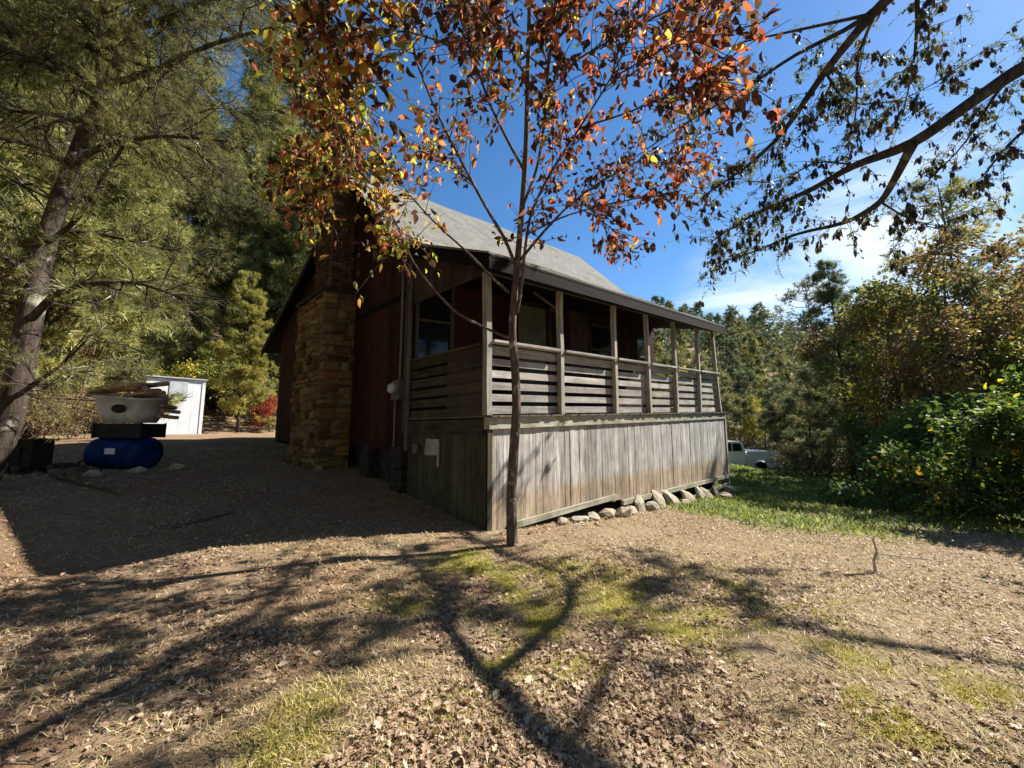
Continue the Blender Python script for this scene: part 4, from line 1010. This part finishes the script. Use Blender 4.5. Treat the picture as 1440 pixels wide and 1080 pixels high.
# -- the wooded hillside, one mass
def forest_mass():
    r = np.random.default_rng(5); pos = []; sc_ = []; tn = []; cnt = 0
    while cnt < 620:
        if cnt % 5 < 3: x = r.uniform(5, 190); y = r.uniform(34, 190)
        else: x = r.uniform(-150, 20); y = r.uniform(34, 150)
        a = (-x + y) / math.sqrt(2); t = (x + y) / math.sqrt(2)
        if x > 5 and t < 58: continue
        if x <= 5 and a < 34: continue
        z0 = float(g(x, y)); h = r.uniform(9, 16); n = 210; kind = r.random(); tt = r.uniform(.2, .8)
        u_ = r.uniform(0, 1, n); rad = h * .26 * (1 - u_) ** .7 + .3; th = r.uniform(0, 6.28, n); rr = rad * np.sqrt(r.uniform(.2, 1, n))
        pos.append(np.stack([x + rr * np.cos(th), y + rr * np.sin(th), z0 + h * (.12 + .88 * u_)], -1)); sc_.append(np.full(n, h * .085)); tn.append(np.clip(tt + r.normal(size=n) * .15, 0, 1)); cnt += 1
    pos = np.concatenate(pos); N = len(pos); tv, tf = tuft(5, 1.3, .22, 9)
    me = scatter('wood', tv, tf, pos, r.normal(size=(N, 3)) + [0, 0, .5], r.normal(size=(N, 3)), np.concatenate(sc_) * r.uniform(.7, 1.3, N), np.concatenate(tn))
    o = link_mesh('distant_wood', me, M['forest']); tag(o, 'distant mixed wood covering the hillsides', 'wood', kind='stuff')
M['forest'] = leafmat('hillside_foliage', [(0, (.05, .08, .055)), (.35, (.085, .125, .08)), (.6, (.14, .17, .08)), (.8, (.20, .18, .09)), (1, (.30, .24, .10))], .25)
forest_mass()

# -- leaning pine at left
def hand_tree(rt, limbs, mat_, sides=8):
    W = MB()
    for pts, r0, r1 in limbs:
        pts = np.array(pts); k = len(pts); t0 = np.linspace(0, 1, k); t1 = np.linspace(0, 1, (k - 1) * 4 + 1)
        # smooth through the given points
        q = np.stack([np.interp(t1, t0, pts[:, c]) for c in range(3)], -1)
        for _ in range(2): q[1:-1] = (q[:-2] + 2 * q[1:-1] + q[2:]) / 4
        W.tube(q, np.linspace(r0, r1, len(q)) , sides, .5)
    return W
lp = empty('leaning_pine', tuple(gp(-7.2, 5.0))); tag(lp, 'big dark pine leaning right at the left edge, with a lichened trunk', 'pine tree')
off = np.array(lp.location)
PT = lambda lst: [P(*q) for q in lst]
Ltr = PT([(-75, 760, 5.0), (-10, 650, 5.0), (22, 560, 5.05), (42, 450, 5.1), (58, 360, 5.2), (85, 280, 5.3), (110, 210, 5.4), (143, 135, 5.5), (185, 50, 5.6), (235, -60, 5.7), (290, -200, 5.8)])
limbs = [(Ltr, .155, .05)]
hl = [([(38, 455, 5.1), (75, 415, 4.9), (110, 400, 4.7), (190, 395, 4.4), (260, 420, 4.2)], .05, .012),
      ([(62, 345, 5.2), (110, 310, 5.0), (150, 240, 4.8), (175, 205, 4.6)], .035, .015),
      ([(90, 265, 5.3), (115, 220, 5.2), (165, 198, 5.0), (235, 190, 4.8), (330, 200, 4.6)], .045, .015),
      ([(140, 130, 5.5), (100, 95, 5.2), (60, 70, 5.0), (0, 50, 4.7)], .04, .02),
      ([(20, 560, 5.05), (55, 535, 4.9), (85, 515, 4.7), (130, 470, 4.5)], .035, .01),
      ([(50, 400, 5.15), (20, 370, 4.9), (-30, 340, 4.6)], .04, .015),
      ([(150, 120, 5.5), (220, 100, 5.2), (300, 60, 4.8), (380, 40, 4.4)], .05, .015),
      ([(190, 40, 5.6), (260, 20, 5.0), (340, -20, 4.4), (420, -30, 4.0)], .05, .015),
      ([(165, 90, 5.5), (150, 20, 4.8), (110, -60, 4.0), (60, -140, 3.4)], .05, .015),
      ([(190, 40, 5.6), (220, -40, 4.8), (240, -140, 4.0), (230, -260, 3.4)], .05, .015),
      ([(210, 0, 5.6), (300, 30, 5.9), (380, 80, 6.2), (430, 130, 6.5)], .05, .015),
      ([(120, 190, 5.45), (200, 150, 5.8), (290, 140, 6.2), (370, 170, 6.6)], .045, .012),
      ([(70, 320, 5.25), (150, 330, 5.6), (230, 350, 6.0), (300, 360, 6.3)], .035, .01),
      ([(100, 235, 5.35), (40, 200, 5.0), (-40, 190, 4.6)], .04, .015)]
hl = [(PT(a), b, c) for a, b, c in hl]
r = np.random.default_rng(70)
for i in range(34):      # boughs all the way up the leaning stem
    f = r.uniform(.62, .98); az = r.uniform(0, 6.28)
    b_ = curve(along(np.array(Ltr), f), (math.cos(az), math.sin(az), r.uniform(-.1, .5)), r.uniform(1.3, 3.0), 6, -.2, .5, r)
    if b_[-1][1] > 1.6: hl.append((b_, .03, .008))
W = hand_tree(lp, [([q - off for q in a], b, c) for a, b, c in limbs + hl], None)
r = np.random.default_rng(77); pos = []; dr = []
for li_, (a, r0, r1) in enumerate(hl):
    a = np.array(a); L = np.linalg.norm(a[-1] - a[0])
    for j in range(int((11 if li_ < 7 else 17) * L)):
        f = r.uniform(.12, 1); s = curve(along(a, f), side_dir(dirat(a, f), r.uniform(.5, 1.2), r.uniform(0, 6.28)), r.uniform(.35, .95), 5, -.1, .5, r)
        W.tube(s - off, np.linspace(.010, .004, 5), 4, .5, False)
        for k in range(7):
            f2 = r.uniform(.2, 1); s2 = curve(along(s, f2), side_dir(dirat(s, f2), r.uniform(.4, 1), r.uniform(0, 6.28)), r.uniform(.15, .35), 3, 0, .3, r)
            if k < 3: W.tube(s2 - off, [.005, .004, .003], 3, .5, False)
            for q in range(2): pos.append(along(s2, r.uniform(.3, 1)) - off); dr.append(dirat(s2, .9) + r.normal(size=3) * .4)
W.build('trunk', M['bark_pine'], lp, smooth=True)
pos = np.array(pos); dr = np.array(dr); N = len(pos); tv, tf = tuft(9, .95, .022, 3)
tint = np.clip(.42 + vnoise(pos[:, 0] + pos[:, 2], pos[:, 1] - pos[:, 2], .7, 3) * .8 + r.normal(size=N) * .15, 0, 1)
link_mesh('crown', scatter('crown', tv, tf, pos, dr, r.normal(size=(N, 3)), .15 * r.uniform(.7, 1.2, N), tint), M['needle_grey'], lp)

# -- young maple in front of the porch
tb = gp(.02, 4.47); mp_ = empty('young_maple', tb); tag(mp_, 'slender young maple with red and orange autumn leaves in front of the porch', 'maple tree'); off = np.array(tb)
MT = PT([(722, 775, 4.47), (720, 765, 4.47), (719, 700, 4.47), (722, 640, 4.47), (727, 575, 4.47), (724, 510, 4.47), (720, 470, 4.46), (722, 430, 4.45), (726, 385, 4.43), (731, 330, 4.4), (736, 270, 4.3), (740, 200, 4.15), (742, 110, 3.9), (745, 0, 3.6), (748, -120, 3.3)])
ML = [([(722, 478, 4.46), (690, 465, 4.4), (640, 440, 4.3), (605, 402, 4.2), (578, 365, 4.1), (560, 320, 4.0), (530, 262, 3.9), (495, 215, 3.8), (455, 150, 3.6)], .018, .005),
      ([(716, 412, 4.44), (690, 388, 4.5), (655, 352, 4.6), (620, 322, 4.7), (585, 285, 4.7), (545, 235, 4.6), (500, 180, 4.4), (460, 110, 4.0)], .018, .005),
      ([(727, 378, 4.43), (710, 335, 4.3), (688, 300, 4.2), (665, 258, 4.1), (640, 210, 3.9), (610, 150, 3.6), (575, 60, 3.1), (540, -60, 2.7)], .022, .006),
      ([(732, 365, 4.42), (765, 325, 4.5), (800, 288, 4.6), (845, 255, 4.7), (900, 225, 4.8), (955, 195, 4.9)], .020, .005),
      ([(727, 440, 4.45), (734, 400, 4.4), (737, 360, 4.35), (745, 300, 4.2), (775, 240, 4.0), (815, 180, 3.7), (860, 110, 3.3), (900, 20, 2.9)], .022, .006),
      ([(735, 290, 4.3), (755, 240, 4.0), (765, 180, 3.6), (770, 100, 3.1), (780, 0, 2.6), (800, -120, 2.2)], .018, .006),
      ([(737, 240, 4.25), (715, 200, 4.0), (690, 150, 3.6), (665, 80, 3.1), (650, -20, 2.6), (620, -160, 2.2)], .018, .006),
      ([(740, 330, 4.4), (790, 305, 4.2), (840, 290, 4.0), (890, 280, 3.8), (950, 270, 3.7)], .012, .004),
      ([(665, 258, 4.1), (640, 235, 4.3), (610, 215, 4.5), (570, 200, 4.6)], .010, .004),
      ([(745, 150, 4.0), (800, 90, 3.8), (870, 50, 3.6), (950, 10, 3.4), (1010, -30, 3.2)], .014, .005),
      ([(530, 262, 3.9), (500, 240, 3.5), (480, 180, 3.1), (470, 90, 2.6), (455, -20, 2.2)], .010, .004),
      ([(742, 110, 3.9), (700, 40, 4.3), (640, -30, 4.6), (560, -80, 4.7)], .014, .005),
      ([(742, 60, 3.8), (800, -20, 4.2), (880, -80, 4.5)], .014, .005),
      ([(530, 262, 3.9), (500, 250, 3.9), (465, 255, 3.8), (440, 290, 3.7)], .007, .003),
      ([(495, 215, 3.8), (460, 200, 3.9), (430, 215, 3.9), (420, 260, 3.8)], .007, .003),
      ([(500, 180, 4.4), (470, 150, 4.3), (440, 120, 4.1), (420, 60, 3.8)], .008, .003),
      ([(900, 225, 4.8), (950, 230, 4.6), (990, 225, 4.4)], .006, .003),
      ([(815, 180, 3.7), (880, 160, 3.3), (950, 130, 3.0), (1010, 110, 2.8)], .010, .004),
      ([(860, 110, 3.3), (930, 70, 2.8), (1000, 30, 2.5)], .008, .004),
      ([(665, 80, 3.1), (600, 50, 2.8), (540, 40, 2.6), (470, 60, 2.5)], .010, .004),
      ([(770, 100, 3.1), (720, 60, 2.6), (680, 20, 2.3)], .008, .004),
      ([(560, 320, 4.0), (575, 335, 3.9), (560, 350, 3.8)], .005, .003),
      ([(800, 288, 4.6), (830, 300, 4.5), (860, 320, 4.4), (880, 345, 4.3)], .008, .003)]
ML = [(PT(a), b, c) for a, b, c in ML]
W = hand_tree(mp_, [([q - off for q in MT], .066, .018)] + [([q - off for q in a], b, c) for a, b, c in ML], None)
r = np.random.default_rng(78); pos = []; dr = []; tn = []
for li, (a, r0, r1) in enumerate(ML):
    a = np.array(a); seg = np.linalg.norm(np.diff(a, axis=0), axis=1).sum()
    f0 = .42 if li in (0, 1) else (.35 if li == 2 else .3 if li == 3 else .25)
    for j in range(int((27 if li in (5, 6, 9, 10, 11, 12, 13, 14, 15, 17, 18, 19) else 15) * seg)):
        f = r.uniform(f0, 1) ** .85; s = curve(along(a, f), side_dir(dirat(a, f), r.uniform(.4, 1.1), r.uniform(0, 6.28)), r.uniform(.25, .75), 5, .05, .4, r)
        W.tube(s - off, np.linspace(.005, .0022, 5), 4, .5, False)
        for k in range(r.integers(6, 14)):
            p = along(s, r.uniform(.2, 1)) + r.normal(size=3) * .05
            pos.append(p - off); dr.append(dirat(s, .8) * .4 + r.normal(size=3) * .6 + [0, 0, -.9])
            lx = p[0]
            base = .35 + .14 * np.clip(lx, -1, 1.2)
            tn.append(np.clip(r.choice([r.uniform(0, .25), r.uniform(.3, .6), r.uniform(.55, .85), r.uniform(.85, 1)], p=([.34, .10, .20, .36] if lx < -.8 else [.62, .17, .13, .08] if lx < .4 else [.44, .38, .15, .03])), 0, 1))
W.build('trunk', M['bark_smooth'], mp_, smooth=True)
pos = np.array(pos); dr = np.array(dr); N = len(pos)
link_mesh('crown', scatter('crown', LEAF_V, LEAF_F, pos, dr, r.normal(size=(N, 3)), np.stack([.10 * (q_ := r.uniform(.55, 1.25, N)), .10 * q_ * r.uniform(.7, 1.15, N), .10 * q_ * r.uniform(.3, 3.2, N)], -1), np.array(tn)), M['leaf_maple'], mp_)
print('maple leaves', N)

# -- big tree out of frame at right whose pod-hung limbs reach over the sky
bt = gp(11.8, 1.6); big = empty('overhanging_tree', bt); tag(big, 'large tree beyond the right edge whose arching limbs hang with dark pods over the sky', 'tree'); off = np.array(bt)
BTr = [np.array(bt) + [0, 0, -.3], np.array(bt) + [-.1, 0, 2.5], np.array(bt) + [-.3, .2, 4.6], np.array(bt) + [-.4, .3, 6.5], np.array(bt) + [-.3, .4, 9]]
f1 = BTr[1] + [-.1, 0, .6]
HB = [([(1560, 40, 3.6), (1440, 92, 3.75), (1360, 148, 3.8), (1283, 204, 3.9), (1200, 232, 4.6), (1140, 268, 5.2), (1060, 300, 5.8), (1000, 340, 6.0)], 0.085, .012),
      ([(1283, 204, 3.9), (1262, 245, 4.3), (1240, 285, 4.7), (1190, 314, 5.4), (1120, 328, 5.8), (1060, 355, 6.3), (1000, 372, 6.8)], .05, .008),
      ([(1420, -120, 3.4), (1290, -40, 3.6), (1225, 20, 3.8), (1160, 100, 4.2), (1100, 190, 4.8), (1050, 235, 5.3), (990, 275, 5.8)], .075, .01),
      ([(1300, -60, 3.7), (1215, 30, 4.6), (1120, 75, 5.6), (1040, 130, 6.0), (960, 175, 6.4), (880, 230, 6.8)], .04, .008),
      ([(1290, -40, 3.6), (1290, 40, 4.2), (1285, 90, 5.3), (1270, 160, 5.6)], .025, .008),
      ([(1230, 20, 3.8), (1205, 80, 4.4), (1205, 150, 5.2), (1200, 175, 5.3)], .02, .006),
      ([(1160, 100, 4.2), (1190, 150, 4.9), (1280, 140, 5.8), (1400, 60, 6.0)], .016, .006),
      ([(1440, 92, 3.75), (1400, 130, 5.6), (1360, 200, 6.2), (1300, 260, 6.6)], .03, .006),
      ([(1560, 120, 5.0), (1470, 160, 5.1), (1420, 200, 5.3), (1380, 250, 5.3)], .04, .008),
      ([(1240, 285, 4.7), (1280, 310, 5.2), (1330, 320, 5.8)], .014, .005),
      ([(1040, 60, 5.0), (1000, 100, 5.3), (950, 160, 5.6)], .01, .005),
      ([(1200, 232, 4.6), (1150, 225, 5.0), (1090, 260, 5.3), (1030, 250, 5.6)], .012, .005)]
HB = [(PT(a), b, c) for a, b, c in HB]
conn = [([q for q in BTr], .30, .08), ([BTr[1] + [0, 0, .3], BTr[2] + [-1.6, 1.6, -.1], HB[0][0][0]], .16, .10), ([BTr[2], BTr[2] + [-2.6, 1.2, 1.4], HB[2][0][0]], .14, .075),
        ([BTr[2] + [0, 0, .6], HB[3][0][0]], .07, .04), ([BTr[1] + [0, 0, 1.2], HB[8][0][0]], .08, .04), ([HB[2][0][2], HB[10][0][0]], .02, .01)]
W = hand_tree(big, [([q - off for q in a], b, c) for a, b, c in conn + HB], None)
r = np.random.default_rng(79); pos = []; dr = []; pp = []; pd = []
def tw(a, dens_, f0=.1, lng=(.3, .9)):
    a = np.array(a); seg = np.linalg.norm(np.diff(a, axis=0), axis=1).sum()
    for j in range(int(dens_ * seg)):
        f = r.uniform(f0, 1); s = curve(along(a, f), side_dir(dirat(a, f), r.uniform(.4, 1.2), r.uniform(0, 6.28)), r.uniform(*lng), 5, -.25, .5, r)
        W.tube(s - off, np.linspace(.0045, .002, 5), 4, .5, False)
        for k in range(r.integers(3, 9)):
            p = along(s, r.uniform(.2, 1)); nn = 10; dd = nrm(r.normal(size=3) * .6 + [0, 0, -.5]); L = r.uniform(.08, .2)
            for q in range(nn):
                pos.append(p + dd * L * q / nn - off); dr.append(dd * .6 + np.cross(dd, [0, 0, 1]) * (1 if q % 2 else -1) + r.normal(size=3) * .2)
        for k in range(r.integers(1, 5)):
            p = along(s, r.uniform(.2, 1)); m_ = r.integers(2, 6)
            for q in range(m_): pp.append(p + r.normal(size=3) * .018 - off); pd.append(r.normal(size=3) * .22 + [0, 0, -1])
for i, (a, b, c) in enumerate(HB): tw(a, 9, (.5, .35, .45)[i] if i < 3 else .1)
W2 = []
# the rest of the crown, mostly outside the picture, that shades the right of the yard
for i in range(8):
    hf = r.uniform(.35, 1); az = r.uniform(0, 6.28); b = curve(along(np.array(BTr), hf), (math.cos(az), math.sin(az), r.uniform(0, .8)), r.uniform(1.8, 4.2), 6, -.1, .5, r)
    if (b[-1][0] / max(b[-1][1], .3)) < 1.38 and b[-1][1] > 0: continue
    W.tube(b - off, np.linspace(.05, .01, 6), 5, .5, False); tw(b, 9, .2, (.5, 1.1))
W.build('trunk', M['bark_dark'], big, smooth=True)
pos = np.array(pos); dr = np.array(dr); N = len(pos)
link_mesh('crown', scatter('crown', RHO_V, RHO_F, pos, dr, r.normal(size=(N, 3)), .035 * r.uniform(.7, 1.3, N), r.uniform(0, 1, N)), M['feather'], big)
pp = np.array(pp); pd = np.array(pd); N = len(pp)
link_mesh('pods', scatter('pods', [(0, 0, 0), (.3, .16, .05), (.75, .18, -.04), (1, 0, 0), (.75, -.18, .06), (.3, -.16, -.05)], [(0, 5, 1), (1, 5, 4), (1, 4, 2), (2, 4, 3)], pp, pd, r.normal(size=(N, 3)), .11 * r.uniform(.6, 1.3, N), r.uniform(0, 1, N)), M['pod'], big)

# -- big shrub at the right edge, near
def near_shrub(name, x, y, Ht, R, n, ls, leaf, label, seed, hue=None):
    GEO['_'] = leafy_geo(Ht, R, seed, .04, n, ls, .035, n1=26, stems=5, low=-.35, lobed=True)
    GEO['_'][0].materials.append(M['bark_smooth']); GEO['_'][1].materials.append(M['leaf_green'])
    return tree('_', x, y, 1.0, leaf, 'bark_smooth', name, label, 'shrub', None, rz=seed)
near_shrub('large_shrub', 10.6, 8.2, 3.9, 2.3, 11000, .17, 'leaf_near', 'large dark-green shrub with scattered yellow leaves at the right edge', 31) if False else None
M['leaf_near'] = leafmat('near_green_leaves', [(0, (.03, .055, .015)), (.5, (.07, .12, .025)), (.82, (.16, .23, .04)), (.90, (.40, .38, .05)), (1, (.75, .50, .04))], .45)
near_shrub('large_shrub', 10.0, 7.3, 3.6, 2.0, 11000, .125, 'leaf_near', 'large green shrub with scattered bright yellow leaves at the right edge', 31)
near_shrub('dark_shrub', 9.6, 9.4, 1.7, 1.5, 7000, .11, 'leaf_green', 'low dark green shrub at the foot of the large right-hand shrub', 32)
near_shrub('dark_shrub', 11.6, 10.8, 2.6, 1.9, 9000, .12, 'leaf_green', 'dark green shrub behind the large yellow-flecked shrub', 33)
near_shrub('dark_shrub', 13.2, 8.2, 4.5, 2.4, 9000, .16, 'leaf_green', 'tall dark shrub beyond the right edge that shades the yard', 34)
near_shrub('dark_shrub', 9.5, 4.6, 4.2, 1.9, 9000, .12, 'leaf_green', 'shrub just outside the right edge of the picture', 35)

# ------------------------------------------------------------------ ground cover
def footprint(x, y):
    "outside the cabin?"
    c, s = math.cos(CROT), math.sin(CROT); dx, dy = x - CX, y - CY
    lx, ly = dx * c + dy * s, -dx * s + dy * c
    return ~((lx > -.02) & (lx < 9.7) & (ly > .0) & (ly < 10))
def pts_polar(n, r0, r1, pw, seed, half=1.02):
    r = np.random.default_rng(seed); u_ = r.uniform(0, 1, n); rad = r0 * (r1 / r0) ** (u_ ** pw)
    th = r.uniform(-half, half, n); x = rad * np.sin(th); y = rad * np.cos(th); k = footprint(x, y) & (y > .5); return x[k], y[k], r
def normals(x, y, e=.08):
    return nrm(np.stack([-(g(x + e, y) - g(x - e, y)) / (2 * e), -(g(x, y + e) - g(x, y - e)) / (2 * e), np.ones_like(x)], -1))
x, y, r = pts_polar(90000, 1.3, 16, .85, 91)
k = (vnoise(x, y, .7, 31) * 1.7 + vnoise(x, y, .22, 32) * .8 + r.uniform(-.45, .45, len(x)) + .12 - lawn_mask(x, y) * .35 - moss_mask(x, y) * .35) > 0
x, y = x[k], y[k]; N = len(x); nn_ = normals(x, y)
p = np.stack([x, y, g(x, y) + r.uniform(.004, .02, N)], -1); az = r.uniform(0, 6.28, N)
sz_ = r.uniform(.012, .048, N) * np.where(r.random(N) < .12, 1.35, 1)
me = scatter('fallen_leaves', OAK_V, OAK_F, p, np.stack([np.cos(az), np.sin(az), r.normal(size=N) * .25], -1), nn_ + r.normal(size=(N, 3)) * .42, np.stack([sz_, sz_ * r.uniform(.8, 1.3, N), sz_ * r.uniform(.5, 2.2, N) * r.choice([-1, 1], N)], -1), np.clip(r.beta(2, 2, N), 0, 1))
tag(link_mesh('fallen_leaves', me, M['dead_leaf']), 'dry brown oak leaves scattered over the yard', 'fallen leaves', kind='stuff')
print('litter', N)

BL_V = [(0, -.035, 0), (0, .035, 0), (.55, .025, .18), (.55, -.025, .18), (1, 0, .12)]; BL_F = [(0, 1, 2), (0, 2, 3), (3, 2, 4)]
def blades(name, n, r0, r1, seed, mask, ht, flat, mat_, label, pw=.8, thin=1.0):
    x, y, r = pts_polar(n, r0, r1, pw, seed); k = mask(x, y, r); x, y = x[k], y[k]; N = len(x)
    az = r.uniform(0, 6.28, N); el = np.abs(r.normal(size=N)) * (1 - flat) + .04
    d = np.stack([np.cos(az), np.sin(az), el * 1.2], -1)
    dist_ = np.hypot(x, y); L = ht * r.uniform(.5, 1.4, N) * (1 + dist_ / 20)
    wd = np.clip(.05 * (1 + dist_ / 6), .05, .3) / .05 * thin
    me = scatter(name, BL_V, BL_F, np.stack([x, y, g(x, y) + .002], -1), d, np.stack([np.zeros(N), np.zeros(N), np.ones(N)], -1) + r.normal(size=(N, 3)) * .3, np.stack([L, L * wd, L], -1), np.clip(r.beta(2, 2, N) + vnoise(x, y, .5, 8) * .3, 0, 1))
    tag(link_mesh(name, me, M[mat_]), label, 'grass', kind='stuff'); print(name, N)
blades('dry_grass', 210000, 1.3, 14, 92, lambda x, y, r: (r.uniform(0, 1, len(x)) < .58 + np.clip(x, -3, 3) * .06 - lawn_mask(x, y) * .2 - moss_mask(x, y) * .3 + vnoise(x, y, .8, 41) * 1.1 + vnoise(x, y, .25, 42) * .6), .032, .72, 'dry_grass', 'short dry straw-coloured grass matted over the yard')
blades('green_grass', 170000, 5.5, 27, 93, lambda x, y, r: (r.uniform(0, 1, len(x)) < lawn_mask(x, y) * 1.1), .075, .35, 'green_grass', 'green grass of the lawn sloping away behind the porch', .75, 1.1)
blades('moss', 190000, 1.4, 5.2, 94, lambda x, y, r: (r.uniform(0, 1, len(x)) < moss_mask(x, y)), .02, .2, 'moss', 'yellow-green moss patches in front of the young maple', .9, 1.6)

tg = MB(); rr_ = np.random.default_rng(12)
for i in range(420):
    rad = 1.5 * (12 / 1.5) ** rr_.uniform(0, 1); th = rr_.uniform(-.95, .95); x, y = rad * math.sin(th), rad * math.cos(th)
    if not footprint(np.array([x]), np.array([y]))[0]: continue
    az = rr_.uniform(0, 6.28); L = rr_.uniform(.04, .22); b_ = rr_.normal() * .25; q = []
    for k in range(4):
        f = k / 3 * L; xx, yy = x + math.cos(az + b_ * k) * f, y + math.sin(az + b_ * k) * f; q.append((xx, yy, float(g(xx, yy)) + .006 + rr_.uniform(0, .006)))
    tg.tube(q, [.0035, .003, .0025, .0015], 4, None, False)
tag(tg.build('twigs', M['bark_smooth']), 'small dry twigs strewn over the yard', 'twigs', kind='stuff')
# ------------------------------------------------------------------ tell look-alikes apart by where they stand
ORD = ['leftmost', 'second from the left', 'third from the left', 'fourth from the left', 'fifth from the left', 'sixth from the left', 'seventh from the left', 'eighth from the left', 'ninth from the left', 'tenth from the left',
       'sixth from the right', 'fifth from the right', 'fourth from the right', 'third from the right', 'second from the right', 'rightmost']
sets = {}
for o in COL.objects:
    if o.parent is None and o.get('group') and o.get('label') and o.get('category') in ('pine tree', 'tree', 'shrub'):
        sets.setdefault(o['label'], []).append(o)
for lab, os_ in sets.items():
    if len(os_) < 2: continue
    vis = []
    for o in os_:
        x, y = o.location.x, o.location.y
        u_ = 720 + FPX * x / max(y, .1)
        if y > 1 and -30 < u_ < 1470: vis.append((u_, o))
        elif 'outside' not in lab: o['label'] = lab.split(' on the')[0].split(' behind')[0].split(' among')[0].split(' rising')[0] + ' ' + ('beyond the left edge' if x < 0 else 'beyond the right edge')
    vis.sort(key=lambda q: q[0]); n = len(vis)
    if n < 2: continue
    for i, (u_, o) in enumerate(vis):
        k = i if i < (n + 1) // 2 + 1 and i < 10 else None
        w = ORD[i] if i < max(1, (n + 1) // 2) else ORD[len(ORD) - (n - i)]
        o['label'] = ' '.join((lab + ', ' + w).split()[:16])
